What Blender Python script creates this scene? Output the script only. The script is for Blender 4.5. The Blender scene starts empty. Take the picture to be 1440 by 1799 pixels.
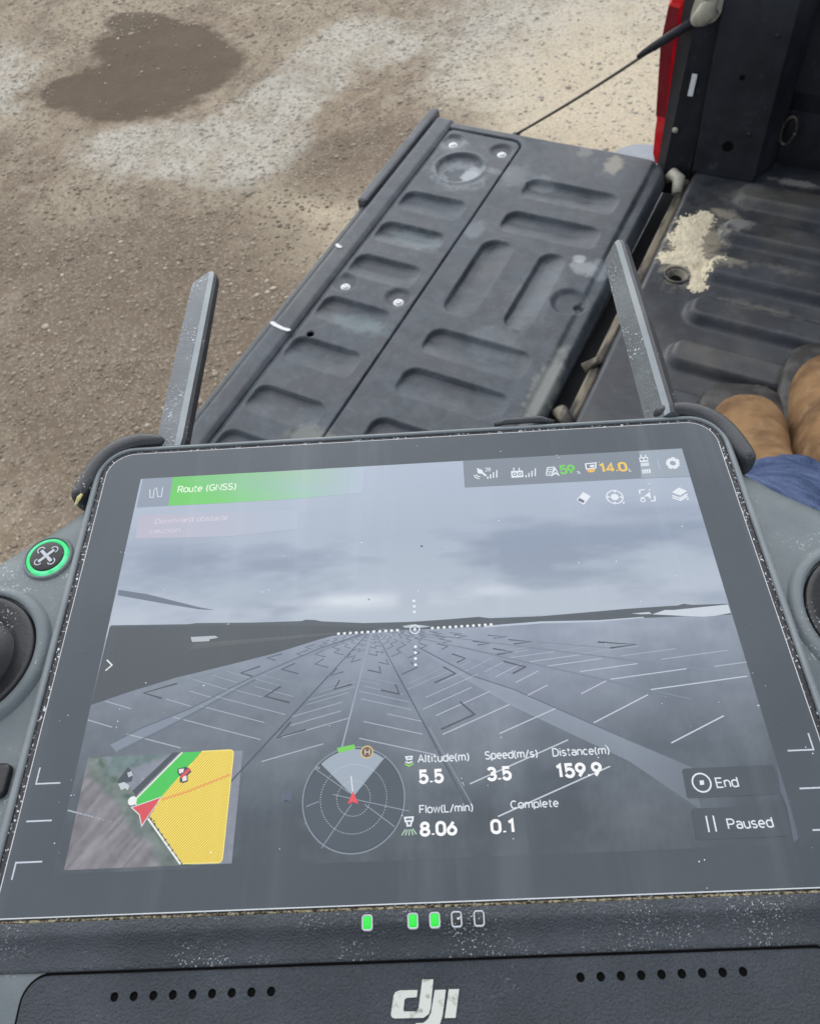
import bpy, bmesh, math, random
import numpy as np
from mathutils import Matrix, Vector

random.seed(7)
rng = np.random.default_rng(11)
scene = bpy.context.scene
COL = scene.collection

# ------------------------------------------------------------------ camera, sky, light
EXPOSURE = 0.65
cam_data = bpy.data.cameras.new("camera")
cam = bpy.data.objects.new("camera", cam_data)
COL.objects.link(cam)
cam_data.sensor_fit = 'HORIZONTAL'
cam_data.sensor_width = 36.0
cam_data.lens = 32.5
cam_data.clip_start = 0.01
cam_data.clip_end = 1000.0
cam.matrix_world = Matrix(((0.890162, -0.331938, 0.312136, 0.23436),
                           (0.445600, 0.777237, -0.444233, -1.39422),
                           (-0.095146, 0.534527, 0.839779, 0.90142),
                           (0, 0, 0, 1)))
cam_data.dof.use_dof = True
cam_data.dof.focus_distance = 0.20
cam_data.dof.aperture_fstop = 60.0
scene.camera = cam

SUN_EL, SUN_AZ = math.radians(48), math.radians(-42)      # bright overcast: high, very soft sun
world = bpy.data.worlds.new("World")
scene.world = world
world.use_nodes = True
wn = world.node_tree
wn.nodes.clear()
sky = wn.nodes.new("ShaderNodeTexSky")
sky.sky_type = 'NISHITA'
sky.sun_disc = False
sky.sun_elevation = SUN_EL
sky.sun_rotation = SUN_AZ
sky.dust_density = 0.3
sky.air_density = 1.0
hs = wn.nodes.new("ShaderNodeHueSaturation")
hs.inputs["Saturation"].default_value = 0.34
bg = wn.nodes.new("ShaderNodeBackground")
bg.inputs["Strength"].default_value = 0.15
wo = wn.nodes.new("ShaderNodeOutputWorld")
wn.links.new(sky.outputs[0], hs.inputs["Color"])
wn.links.new(hs.outputs[0], bg.inputs["Color"])
wn.links.new(bg.outputs[0], wo.inputs["Surface"])

sun_data = bpy.data.lights.new("sun", 'SUN')
sun_data.energy = 1.5
sun_data.angle = math.radians(100)
sun_data.color = (1.0, 0.97, 0.93)
sun = bpy.data.objects.new("sun", sun_data)
COL.objects.link(sun)
sd = Vector((math.sin(SUN_AZ) * math.cos(SUN_EL), math.cos(SUN_AZ) * math.cos(SUN_EL), math.sin(SUN_EL)))
sun.rotation_euler = sd.to_track_quat('Z', 'Y').to_euler()

scene.view_settings.view_transform = 'Standard'
scene.view_settings.look = 'None'
scene.view_settings.gamma = 1.0
scene.view_settings.use_curve_mapping = False
scene.view_settings.exposure = EXPOSURE
scene.render.engine = 'CYCLES'
scene.cycles.use_denoising = True
scene.cycles.max_bounces = 6

# ------------------------------------------------------------------ helpers
def link(name, mesh, mat, parent=None, smooth=True):
    o = bpy.data.objects.new(name, mesh)
    COL.objects.link(o)
    if mat is not None:
        mesh.materials.append(mat)
    if smooth and len(mesh.polygons):
        mesh.polygons.foreach_set("use_smooth", [True] * len(mesh.polygons))
    if parent is not None:
        o.parent = parent
        if parent.type == 'EMPTY' and parent.get("world_parts"):
            o.matrix_parent_inverse = Matrix.Translation(-Vector(parent.location))
    return o

def mesh_of(verts, faces):
    m = bpy.data.meshes.new("mesh")
    m.from_pydata([tuple(map(float, v)) for v in verts], [], faces)
    m.update()
    return m

def part(name, verts, faces, mat, parent=None, smooth=False):
    return link(name, mesh_of(verts, faces), mat, parent, smooth)

def tag(o, label, category=None, group=None, kind=None):
    o["label"] = label
    if category: o["category"] = category
    if group: o["group"] = group
    if kind: o["kind"] = kind
    return o

def empty(name, loc=(0, 0, 0), world_parts=True):
    o = bpy.data.objects.new(name, None)
    COL.objects.link(o)
    o.location = loc
    o.empty_display_size = 0.1
    if world_parts: o["world_parts"] = True
    return o

def loft(rings, close=True, cap0=False, cap1=False):
    V, F = [], []
    n = len(rings[0])
    for r in rings: V.extend(r)
    for i in range(len(rings) - 1):
        for k in range(n if close else n - 1):
            a, b = i * n + k, i * n + (k + 1) % n
            F.append((a, b, b + n, a + n))
    if cap0: F.append(tuple(range(n - 1, -1, -1)))
    if cap1: F.append(tuple(range((len(rings) - 1) * n, len(rings) * n)))
    return V, F

def rrect(x0, x1, y0, y1, r, seg=8):
    if not isinstance(r, (tuple, list)): r = (r,) * 4
    pts = []
    for (cx, cy, a0, q) in ((x1, y1, 0, r[0]), (x0, y1, 90, r[1]), (x0, y0, 180, r[2]), (x1, y0, 270, r[3])):
        sx = -1 if cx == x1 else 1
        sy = -1 if cy == y1 else 1
        for k in range(seg + 1):
            a = math.radians(a0 + 90 * k / seg)
            pts.append((cx + sx * q + q * math.cos(a), cy + sy * q + q * math.sin(a)))
    return pts

def offset(pts, d):
    """inset a closed counter-clockwise outline by d"""
    n = len(pts); out = []
    for i in range(n):
        a, b = pts[i - 1], pts[(i + 1) % n]
        tx, ty = b[0] - a[0], b[1] - a[1]
        l = math.hypot(tx, ty) or 1
        out.append((pts[i][0] - ty / l * d, pts[i][1] + tx / l * d))
    return out

def smooth_closed(ctrl, per=6):
    n = len(ctrl); out = []
    for i in range(n):
        p0, p1, p2, p3 = [np.array(ctrl[(i + k) % n], float) for k in (-1, 0, 1, 2)]
        for k in range(per):
            t = k / per
            out.append(tuple(.5 * (2 * p1 + (p2 - p0) * t + (2 * p0 - 5 * p1 + 4 * p2 - p3) * t * t + (3 * p1 - p0 - 3 * p2 + p3) * t ** 3)))
    return out

def box(x0, x1, y0, y1, z0, z1, bev=0.0, seg=2):
    bm = bmesh.new()
    bmesh.ops.create_cube(bm, size=1)
    for v in bm.verts:
        v.co = Vector((x0 + (v.co.x + .5) * (x1 - x0), y0 + (v.co.y + .5) * (y1 - y0), z0 + (v.co.z + .5) * (z1 - z0)))
    if bev:
        bmesh.ops.bevel(bm, geom=bm.edges[:], offset=bev, segments=seg, profile=.6, affect='EDGES')
    m = bpy.data.meshes.new("mesh"); bm.to_mesh(m); bm.free()
    return m

def tube(path, radius, seg=10, caps=True, squash=None):
    """circle swept along a path; radius may be a list"""
    P = [Vector(p) for p in path]; rings = []
    up = Vector((0, 0, 1))
    for i, p in enumerate(P):
        t = (P[min(i + 1, len(P) - 1)] - P[max(i - 1, 0)]).normalized()
        u = up if abs(t.dot(up)) < .95 else Vector((0, 1, 0))
        a = t.cross(u).normalized(); b = a.cross(t).normalized()
        r = radius[i] if isinstance(radius, (list, tuple)) else radius
        rx, ry = (r, r) if squash is None else (r * squash[0], r * squash[1])
        rings.append([tuple(p + a * (rx * math.cos(2 * math.pi * k / seg)) + b * (ry * math.sin(2 * math.pi * k / seg))) for k in range(seg)])
    return loft(rings, True, caps, caps)

def lathe(profile, cx, cy, seg=40, cap=True):
    """profile: (radius, z) from outside to inside"""
    rings = [[(cx + r * math.cos(2 * math.pi * k / seg), cy + r * math.sin(2 * math.pi * k / seg), z) for k in range(seg)] for r, z in profile]
    return loft(rings, True, False, cap)

def grid(xs, ys, zf):
    X, Y = np.meshgrid(xs, ys, indexing='ij')
    Z = zf(X, Y)
    V = np.c_[X.ravel(), Y.ravel(), Z.ravel()]
    nx, ny = len(xs), len(ys)
    I = (np.arange(nx - 1)[:, None] * ny + np.arange(ny - 1)[None, :]).ravel()
    F = np.c_[I, I + ny, I + ny + 1, I + 1]
    return V, F

def fast_mesh(V, F):
    m = bpy.data.meshes.new("mesh")
    V = np.asarray(V, np.float32); F = np.asarray(F, np.int32)
    m.vertices.add(len(V)); m.vertices.foreach_set("co", V.ravel())
    k = F.shape[1]
    m.loops.add(F.size); m.loops.foreach_set("vertex_index", F.ravel())
    m.polygons.add(len(F)); m.polygons.foreach_set("loop_start", np.arange(0, F.size, k, dtype=np.int32))
    m.polygons.foreach_set("loop_total", np.full(len(F), k, np.int32))
    m.update(calc_edges=True); m.validate()
    return m

def sstep(d, w):
    """1 inside (d<0), smooth to 0 over width w"""
    t = np.clip(.5 - d / w, 0, 1)
    return t * t * (3 - 2 * t)

def sd_rrect(X, Y, x0, x1, y0, y1, r):
    cx, cy = (x0 + x1) / 2, (y0 + y1) / 2
    qx = np.abs(X - cx) - ((x1 - x0) / 2 - r); qy = np.abs(Y - cy) - ((y1 - y0) / 2 - r)
    return np.hypot(np.maximum(qx, 0), np.maximum(qy, 0)) + np.minimum(np.maximum(qx, qy), 0) - r

def vnoise(X, Y, scale, seed=0):
    """smooth value noise in [0,1]"""
    r = np.random.default_rng(seed); T = r.random((64, 64))
    x, y = X * scale + 1000, Y * scale + 1000
    i, j = np.floor(x).astype(int), np.floor(y).astype(int)
    fx, fy = x - i, y - j
    fx = fx * fx * (3 - 2 * fx); fy = fy * fy * (3 - 2 * fy)
    g = lambda a, b: T[a % 64, b % 64]
    return (g(i, j) * (1 - fx) + g(i + 1, j) * fx) * (1 - fy) + (g(i, j + 1) * (1 - fx) + g(i + 1, j + 1) * fx) * fy

# ------------------------------------------------------------------ materials
class M:
    """tiny node-material builder; coordinates are the object's own, in metres"""
    def __init__(s, name, rough=.5, spec=.5, metallic=0.0):
        s.m = bpy.data.materials.new(name); s.m.use_nodes = True
        s.nt = s.m.node_tree; s.nt.nodes.clear()
        s.out = s.nt.nodes.new("ShaderNodeOutputMaterial")
        s.p = s.nt.nodes.new("ShaderNodeBsdfPrincipled")
        s.nt.links.new(s.p.outputs[0], s.out.inputs[0])
        s.p.inputs["Roughness"].default_value = rough
        s.p.inputs["Specular IOR Level"].default_value = spec
        s.p.inputs["Metallic"].default_value = metallic
        s.tc = s.nt.nodes.new("ShaderNodeTexCoord")
    def _in(s, node, key, v):
        if hasattr(v, "is_linked") or hasattr(v, "links"): s.nt.links.new(v, node.inputs[key])
        else: node.inputs[key].default_value = v
    def coord(s, scale=(1, 1, 1), rot=(0, 0, 0), loc=(0, 0, 0)):
        n = s.nt.nodes.new("ShaderNodeMapping")
        n.inputs["Scale"].default_value = scale; n.inputs["Rotation"].default_value = rot; n.inputs["Location"].default_value = loc
        s.nt.links.new(s.tc.outputs["Object"], n.inputs["Vector"]); return n.outputs[0]
    def noise(s, scale, detail=4, rough=.55, vec=None, dist=0.0):
        n = s.nt.nodes.new("ShaderNodeTexNoise"); n.inputs["Scale"].default_value = scale
        n.inputs["Detail"].default_value = detail; n.inputs["Roughness"].default_value = rough; n.inputs["Distortion"].default_value = dist
        s.nt.links.new(vec if vec is not None else s.tc.outputs["Object"], n.inputs["Vector"]); return n.outputs["Fac"]
    def voro(s, scale, vec=None, out="Distance", rand=1.0):
        n = s.nt.nodes.new("ShaderNodeTexVoronoi"); n.inputs["Scale"].default_value = scale; n.inputs["Randomness"].default_value = rand
        s.nt.links.new(vec if vec is not None else s.tc.outputs["Object"], n.inputs["Vector"]); return n.outputs[out]
    def ramp(s, v, a, b, lo=0.0, hi=1.0):
        n = s.nt.nodes.new("ShaderNodeMapRange"); n.interpolation_type = 'SMOOTHSTEP'
        s._in(n, "Value", v); n.inputs["From Min"].default_value = a; n.inputs["From Max"].default_value = b
        n.inputs["To Min"].default_value = lo; n.inputs["To Max"].default_value = hi; return n.outputs[0]
    def math(s, op, a, b=0.0):
        n = s.nt.nodes.new("ShaderNodeMath"); n.operation = op; s._in(n, 0, a); s._in(n, 1, b); return n.outputs[0]
    def mix(s, fac, a, b):
        n = s.nt.nodes.new("ShaderNodeMix"); n.data_type = 'RGBA'; s._in(n, 0, fac)
        for k, v in ((6, a), (7, b)):
            if isinstance(v, tuple): n.inputs[k].default_value = (*v[:3], 1)
            else: s.nt.links.new(v, n.inputs[k])
        return n.outputs[2]
    def xyz(s):
        n = s.nt.nodes.new("ShaderNodeSeparateXYZ"); s.nt.links.new(s.tc.outputs["Object"], n.inputs[0]); return n.outputs
    def base(s, v):
        if isinstance(v, tuple): s.p.inputs["Base Color"].default_value = (*v[:3], 1)
        else: s.nt.links.new(v, s.p.inputs["Base Color"])
        return s
    def rough(s, v): s._in(s.p, "Roughness", v); return s
    def bump(s, v, strength=.3, dist=.001):
        n = s.nt.nodes.new("ShaderNodeBump"); n.inputs["Strength"].default_value = strength; n.inputs["Distance"].default_value = dist
        s.nt.links.new(v, n.inputs["Height"]); s.nt.links.new(n.outputs[0], s.p.inputs["Normal"]); return s
    def emit(s, col, strength):
        if isinstance(col, tuple): s.p.inputs["Emission Color"].default_value = (*col[:3], 1)
        else: s.nt.links.new(col, s.p.inputs["Emission Color"])
        s._in(s.p, "Emission Strength", strength); return s

def lin(c):
    c = np.asarray(c, float) / 255
    return np.where(c <= .04045, c / 12.92, ((c + .055) / 1.055) ** 2.4)

# ------------------------------------------------------------------ material library
def dusty_plastic(name, dark, pale, rough=.5, amount=.55, tint=(.22, .20, .16), grain=900, tint_amt=.12, spec=.5):
    k = M(name, rough, spec)
    big = k.noise(9, 6, .6); mid = k.noise(38, 5, .62, dist=.4); fine = k.noise(320, 3, .6)
    d = k.ramp(k.math('ADD', k.math('MULTIPLY', big, .6), k.math('MULTIPLY', mid, .4)), .38, .66, 0, amount)
    c = k.mix(d, dark, pale)
    c = k.mix(k.ramp(k.noise(5.5, 5, .6), .5, .75, 0, tint_amt), c, tint)
    c = k.mix(k.ramp(fine, .62, .74, 0, .3), c, pale)
    sc1 = k.ramp(k.noise(26, 3, .6, k.coord((1, 16, 1), (0, 0, .7))), .60, .68, 0, .55); sc2 = k.ramp(k.noise(30, 3, .6, k.coord((14, 1, 1), (0, 0, -.35))), .61, .69, 0, .5)
    c = k.mix(k.math('MULTIPLY', k.math('MAXIMUM', sc1, sc2), k.ramp(mid, .4, .65)), c, tuple(min(1, v * 1.7) for v in pale))
    k.base(c).rough(k.ramp(big, .3, .7, rough - .08, rough + .12))
    k.bump(k.math('ADD', k.noise(grain, 3, .5), k.math('MULTIPLY', mid, 1.5)), .18, .0008)
    return k.m

MAT = {}
MAT['liner'] = dusty_plastic('tailgate_liner', (.023, .030, .038), (.068, .083, .098), .48, .85, tint_amt=.10)
k = bpy.data.materials['tailgate_liner']
def liner_wear(mat):
    kk = M.__new__(M); kk.m = mat; kk.nt = mat.node_tree
    kk.p = [n for n in kk.nt.nodes if n.type == 'BSDF_PRINCIPLED'][0]; kk.tc = [n for n in kk.nt.nodes if n.type == 'TEX_COORD'][0]
    src = kk.p.inputs["Base Color"].links[0].from_socket
    x, y, z = kk.xyz()
    rag = kk.math('MULTIPLY', kk.math('SUBTRACT', kk.noise(55, 5, .65), .5), 1.5)
    def spot(cx, cy, rx, ry, amt, col, hollow=0):
        nonlocal src
        u = kk.math('DIVIDE', kk.math('SUBTRACT', x, cx), rx); v = kk.math('DIVIDE', kk.math('SUBTRACT', y, cy), ry)
        d = kk.math('ADD', kk.math('SQRT', kk.math('ADD', kk.math('MULTIPLY', u, u), kk.math('MULTIPLY', v, v))), rag)
        f = kk.ramp(d, 1.15, .55, 0, amt)
        if hollow: f = kk.math('MULTIPLY', f, kk.ramp(d, hollow, hollow + .3))
        src = kk.mix(f, src, col)
    P_ = (.24, .265, .28)
    spot(-.372, -.150, .062, .055, .55, P_, .35); spot(-.352, -.140, .018, .030, .65, (.46, .49, .50))
    spot(-.425, -.058, .030, .030, .4, P_); spot(-.330, -.120, .06, .012, .25, P_)
    spot(-.092, -.030, .020, .034, .55, (.36, .33, .25)); spot(-.160, .0, .016, .03, .3, (.3, .29, .25))
    spot(-.045, -.335, .026, .020, .42, (.44, .46, .47)); spot(-.060, -.315, .014, .012, .45, (.5, .52, .53)); spot(-.020, -.33, .02, .03, .5, P_)
    spot(-.205, -.125, .030, .022, .35, P_); spot(-.262, -.12, .03, .04, .25, P_); spot(-.27, -.30, .02, .03, .35, P_)
    spot(-.010, -.62, .020, .10, .45, (.33, .34, .30)); spot(-.37, -.36, .06, .03, .25, (.22, .30, .31)); spot(-.36, -.60, .06, .03, .25, (.22, .30, .31))
    spot(-.30, -.86, .05, .035, .35, (.28, .30, .25)); spot(-.12, -.56, .05, .04, .22, P_); spot(-.10, -.42, .04, .10, .2, P_)
    kk.nt.links.new(src, kk.p.inputs["Base Color"])
liner_wear(k)
MAT['bed'] = dusty_plastic('bed_liner', (.016, .019, .024), (.052, .058, .066), .48, .7, tint=(.13, .115, .085), tint_amt=.42)
def halo(mat, spots):
    kk = M.__new__(M); kk.m = mat; kk.nt = mat.node_tree
    kk.p = [n for n in kk.nt.nodes if n.type == 'BSDF_PRINCIPLED'][0]; kk.tc = [n for n in kk.nt.nodes if n.type == 'TEX_COORD'][0]
    src = kk.p.inputs["Base Color"].links[0].from_socket
    x, y, z = kk.xyz(); rag = kk.math('MULTIPLY', kk.math('SUBTRACT', kk.noise(60, 6, .7), .5), 2.2)
    for cx, cy, rx, ry, amt, col in spots:
        u = kk.math('DIVIDE', kk.math('SUBTRACT', x, cx), rx); v = kk.math('DIVIDE', kk.math('SUBTRACT', y, cy), ry)
        d = kk.math('ADD', kk.math('SQRT', kk.math('ADD', kk.math('MULTIPLY', u, u), kk.math('MULTIPLY', v, v))), rag)
        src = kk.mix(kk.ramp(d, 1.2, .4, 0, amt), src, col)
    kk.nt.links.new(src, kk.p.inputs["Base Color"])
halo(MAT['bed'], [(.115, -.22, .055, .10, .6, (.40, .35, .25)), (.17, -.15, .03, .02, .5, (.30, .29, .26)), (.175, -.25, .04, .02, .5, (.33, .31, .23)), (.14, -.11, .03, .015, .5, (.40, .36, .26)), (.24, .02, .05, .012, .6, (.36, .34, .31)), (.27, -.235, .06, .02, .35, (.26, .25, .22)), (.26, -.34, .08, .02, .3, (.24, .22, .18)), (.17, -.06, .05, .03, .3, (.22, .2, .16))])
MAT['black'] = dusty_plastic('black_trim', (.012, .0135, .018), (.030, .033, .042), .55, .5, tint_amt=.02, spec=.3)
MAT['gate_edge'] = dusty_plastic('gate_edge', (.05, .058, .066), (.10, .11, .118), .5, .7)
MAT['bumper'] = dusty_plastic('bumper_grey', (.16, .18, .21), (.22, .24, .27), .45, .6, tint_amt=.05)
k = M('bare_zinc', .5, .5, .25); k.base(k.mix(k.noise(300), (.62, .63, .64), (.82, .82, .82))); MAT['zinc'] = k.m
k = M('black_hole', .9, .1); k.base((.004, .004, .004)); MAT['hole'] = k.m
k = M('red_lens', .12, .5); k.base(k.mix(k.ramp(k.noise(30), .4, .7), (.62, .004, .010), (.78, .008, .016)))
k.p.inputs["Coat Weight"].default_value = .6; MAT['lens'] = k.m
k = M('red_lens_dark', .15, .5); k.base((.20, .004, .008)); k.p.inputs['Coat Weight'].default_value = .6; MAT['lens_dark'] = k.m
k = M('red_paint', .25, .5); k.base((.35, .012, .014)); k.p.inputs["Coat Weight"].default_value = .8; MAT['red'] = k.m
k = M('dirty_metal', .6, .4, .2); k.base(k.mix(k.ramp(k.noise(7, 5, .6, k.coord((6, 1, 6))), .42, .60), (.035, .032, .028), (.22, .19, .135))); k.bump(k.noise(200), .4, .001); MAT['sill'] = k.m
k = M('cream_plastic', .5, .4); k.base(k.mix(k.ramp(k.noise(60), .35, .7), (.34, .32, .25), (.47, .45, .37))); MAT['cream'] = k.m
k = M('steel_cable', .45, .5, .5); k.base(k.mix(k.noise(400), (.05, .04, .035), (.14, .12, .10))); MAT['cable'] = k.m
k = M('white_print', .5, .4); k.base(k.mix(k.ramp(k.noise(900, 2), .5, .6), (.75, .75, .75), (.55, .56, .58))); MAT['white'] = k.m
k = M('tyre_rubber', .8, .3); k.base(k.mix(k.noise(20), (.015, .015, .015), (.04, .038, .035))); MAT['tyre'] = k.m
k = M('chassis_steel', .7, .3); k.base(k.mix(k.noise(12), (.012, .012, .012), (.06, .05, .04))); MAT['chassis'] = k.m

# ------------------------------------------------------------------ ground
GZ = -0.80
k = M('gravel_ground', .9, .08)
def blob(k, pts, warp=.10, w=.10):
    """soft union of ellipses in ground metres, edge broken by noise"""
    x, y, z = k.xyz()
    n = k.math('MULTIPLY', k.math('SUBTRACT', k.noise(6, 5, .65), .5), warp * 4)
    n = k.math('ADD', n, k.math('MULTIPLY', k.math('SUBTRACT', k.noise(1.7, 3, .5), .5), warp * 4))
    n = k.math('ADD', n, k.math('MULTIPLY', k.math('SUBTRACT', k.noise(19, 4, .65), .5), warp * 3.5))
    best = None
    for (cx, cy, rx, ry, rot) in pts:
        c, s_ = math.cos(rot), math.sin(rot)
        dx, dy = k.math('SUBTRACT', x, cx), k.math('SUBTRACT', y, cy)
        u = k.math('DIVIDE', k.math('ADD', k.math('MULTIPLY', dx, c), k.math('MULTIPLY', dy, s_)), rx)
        v = k.math('DIVIDE', k.math('SUBTRACT', k.math('MULTIPLY', dy, c), k.math('MULTIPLY', dx, s_)), ry)
        d = k.math('SQRT', k.math('ADD', k.math('MULTIPLY', u, u), k.math('MULTIPLY', v, v)))
        best = d if best is None else k.math('MINIMUM', best, d)
    return k.ramp(k.math('ADD', best, n), 1 + w, 1 - w)
coarse = k.noise(1.3, 5, .6); patch = k.noise(3.5, 5, .62, dist=.5)
grit = k.noise(55, 4, .7); fleck = k.voro(150, out="Color")
sep = k.nt.nodes.new("ShaderNodeSeparateColor"); k.nt.links.new(fleck, sep.inputs[0])
c = k.mix(k.ramp(coarse, .35, .65), (.255, .203, .142), (.37, .312, .228))
c = k.mix(k.ramp(patch, .46, .62, 0, .6), c, (.17, .133, .097))
mot = k.noise(16, 5, .65, k.coord((1.0, .6, 1), (0, 0, .5)), .6)
c = k.mix(k.ramp(mot, .47, .64, 0, .55), c, (.40, .34, .265)); c = k.mix(k.ramp(mot, .46, .33, 0, .5), c, (.15, .115, .083))
pale = blob(k, [(-2.20, .72, .42, .20, .35), (-1.86, .86, .26, .28, .8), (-1.86, 1.35, .20, .42, -.1), (-1.75, 1.75, .28, .22, 0), (-3.5, .35, .5, .9, .2), (-.9, 2.1, .6, .9, .3)], .20, .22)
c = k.mix(k.math('MULTIPLY', pale, k.ramp(k.noise(7, 6, .7), .34, .58, .35, .85)), c, (.52, .495, .425))
tan = blob(k, [(-.35, 1.35, .7, 1.1, .2), (-1.1, .55, .5, .3, .4)], .16, .5)
c = k.mix(k.math('MULTIPLY', tan, .8), c, (.62, .53, .38))
dark = blob(k, [(-1.45, -.25, .75, .75, .3), (-1.75, .15, .7, .28, .5), (-1.25, .95, .42, .25, .9), (-2.6, -.2, .5, .35, .3)], .16, .4)
c = k.mix(k.math('MULTIPLY', dark, .72), c, (.155, .120, .086))
c = k.mix(k.math('MULTIPLY', k.ramp(grit, .48, .66, 0, .55), k.ramp(tan, 0, 1, 1, .35)), c, (.15, .118, .088))
c = k.mix(k.ramp(sep.outputs[0], .70, .95, 0, .38), c, (.46, .40, .32))
c = k.mix(k.ramp(sep.outputs[1], .80, .95, 0, .3), c, (.13, .105, .08))
wet = blob(k, [(-2.62, 1.10, .40, .30, .45), (-2.75, 1.45, .36, .24, .05), (-2.45, 1.30, .24, .30, 0), (-2.92, .98, .16, .16, 0), (-2.98, 1.60, .22, .12, 0)], .13, .12)
wc = k.mix(k.noise(14, 4, .6), (.088, .064, .042), (.120, .090, .061))
c = k.mix(k.math('MULTIPLY', wet, .9), c, wc)
k.base(c)
k.rough(k.ramp(wet, 0, 1, .9, .75))
k.bump(k.math('ADD', k.math('MULTIPLY', grit, 1.0), k.math('MULTIPLY', k.voro(150), .5)), .6, .007)
MAT['ground'] = k.m
xs = np.concatenate([np.linspace(-120, -5, 24)[:-1], np.linspace(-5, 1, 130), np.linspace(1, 120, 24)[1:]])
ys = np.concatenate([np.linspace(-120, -2.5, 24)[:-1], np.linspace(-2.5, 4.5, 150), np.linspace(4.5, 120, 24)[1:]])
def gz(X, Y):
    return GZ + .016 * (vnoise(X, Y, 1.1, 3) - .5) + .008 * (vnoise(X, Y, 4.3, 4) - .5) + .004 * (vnoise(X, Y, 11, 5) - .5)
g = link('ground', fast_mesh(*grid(xs, ys, gz)), MAT['ground'])
g["kind"] = "structure"

# loose stones that stand proud of the dirt
k = M('stone_chips', .85, .25)
oi = k.nt.nodes.new("ShaderNodeAttribute"); oi.attribute_name = "Col"
k.nt.links.new(oi.outputs["Color"], k.p.inputs["Base Color"]); MAT['stone'] = k.m
t = (1 + 5 ** .5) / 2
ICO = np.array([(-1, t, 0), (1, t, 0), (-1, -t, 0), (1, -t, 0), (0, -1, t), (0, 1, t), (0, -1, -t), (0, 1, -t), (t, 0, -1), (t, 0, 1), (-t, 0, -1), (-t, 0, 1)]) / math.hypot(1, t)
ICF = np.array([(0, 11, 5), (0, 5, 1), (0, 1, 7), (0, 7, 10), (0, 10, 11), (1, 5, 9), (5, 11, 4), (11, 10, 2), (10, 7, 6), (7, 1, 8), (3, 9, 4), (3, 4, 2), (3, 2, 6), (3, 6, 8), (3, 8, 9), (4, 9, 5), (2, 4, 11), (6, 2, 10), (8, 6, 7), (9, 8, 1)])
NS = 52000
sx = rng.uniform(-4.6, .3, NS); sy = rng.uniform(-1.6, 3.4, NS)
wetm = (((sx + 2.62) / .46) ** 2 + ((sy - 1.2) / .46) ** 2) < 1.0
dens = vnoise(sx, sy, 2.2, 21) * .6 + vnoise(sx, sy, 7, 22) * .4
tanm = (((sx + .35) / .8) ** 2 + ((sy - 1.45) / 1.2) ** 2) < 1.0
keep = (rng.random(NS) < .25 + 1.1 * dens) & ~(tanm & (rng.random(NS) < .6)) & ~(wetm & (rng.random(NS) < .93))
sx, sy = sx[keep], sy[keep]; NS = len(sx)
r = np.clip(rng.lognormal(math.log(.0042), .38, NS), .002, .012)
r = np.where(rng.random(NS) < .0012, rng.uniform(.012, .020, NS), r)
jit = 1 + rng.uniform(-.28, .28, (NS, 12, 3))
sc3 = np.stack([r * rng.uniform(.8, 1.5, NS), r * rng.uniform(.8, 1.5, NS), r * rng.uniform(.3, .6, NS)], 1)
ang = rng.uniform(0, 2 * math.pi, NS)
P = ICO[None] * jit * sc3[:, None, :]
ca, sa = np.cos(ang)[:, None], np.sin(ang)[:, None]
P = np.stack([P[..., 0] * ca - P[..., 1] * sa, P[..., 0] * sa + P[..., 1] * ca, P[..., 2]], -1)
P += np.stack([sx, sy, gz(sx, sy) + .06 * r], 1)[:, None, :]
F = (ICF[None] + 12 * np.arange(NS)[:, None, None]).reshape(-1, 3)
gm = fast_mesh(P.reshape(-1, 3), F)
tone = rng.random(NS)[:, None]
pal = np.array([(.21, .17, .125), (.29, .24, .18), (.38, .325, .25), (.25, .205, .16)])
colr = pal[rng.integers(0, 4, NS)] * (.75 + .5 * tone)
dk = vnoise(sx, sy, 1.1, 41)[:, None]
colr = colr * (.80 + .40 * dk)
pm = np.zeros(NS)
for cx_, cy_, rx_, ry_ in ((-2.20, .72, .46, .30), (-1.86, .86, .34, .34), (-1.86, 1.35, .26, .46), (-1.75, 1.75, .32, .28), (-3.5, .35, .55, .9), (-.35, 1.35, .8, 1.2), (-.9, 2.1, .7, .9)):
    pm = np.maximum(pm, np.clip(1.25 - np.hypot((sx - cx_) / rx_, (sy - cy_) / ry_), 0, 1))
colr = colr * (1 - pm[:, None]) + (np.array((.44, .41, .345)) * (.75 + .4 * tone)) * pm[:, None]
at = gm.color_attributes.new("Col", 'FLOAT_COLOR', 'POINT')
at.data.foreach_set("color", np.repeat(np.c_[colr, np.ones(NS)], 12, axis=0).astype(np.float32).ravel())
gr = link('gravel', gm, MAT['stone'], smooth=False)
tag(gr, 'loose small stone chips scattered over the brown dirt beside the truck', 'gravel', kind='stuff')

# ------------------------------------------------------------------ pickup truck
truck = empty('pickup_truck', (0.75, -.70, GZ))
tag(truck, 'red pickup truck with black bed liner and its tailgate folded down', 'pickup truck')

YF, YN = 0.02, -1.42           # far and near ends of the tailgate
RIBS_ACCESS = [-.231, -.332, -.435, -.557, -.665, -.786, -.888, -.99, -1.09, -1.19]
def dimple(X, Y, cx, cy, r, depth, w=.008):
    return -depth * sstep(np.hypot(X - cx, Y - cy) - r, w)
def recess(X, Y, x0, x1, ytop, h, r, depth=.0065, w=.009, out='near'):
    """moulded pocket: steep far and left walls, floor rising to nothing on the side named by out"""
    m = sstep(sd_rrect(X, Y, x0, x1, ytop - h, ytop, r), w)
    if out == 'near':
        t_ = np.clip((Y - (ytop - h)) / (h * .62), 0, 1) * np.clip((x1 - X) / ((x1 - x0) * .30), 0, 1) ** .6
    else:
        t_ = np.clip((x1 - X) / ((x1 - x0) * .80), 0, 1) * np.clip((Y - (ytop - h)) / (h * .25), 0, 1) ** .5
    return -depth * m * t_
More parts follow.
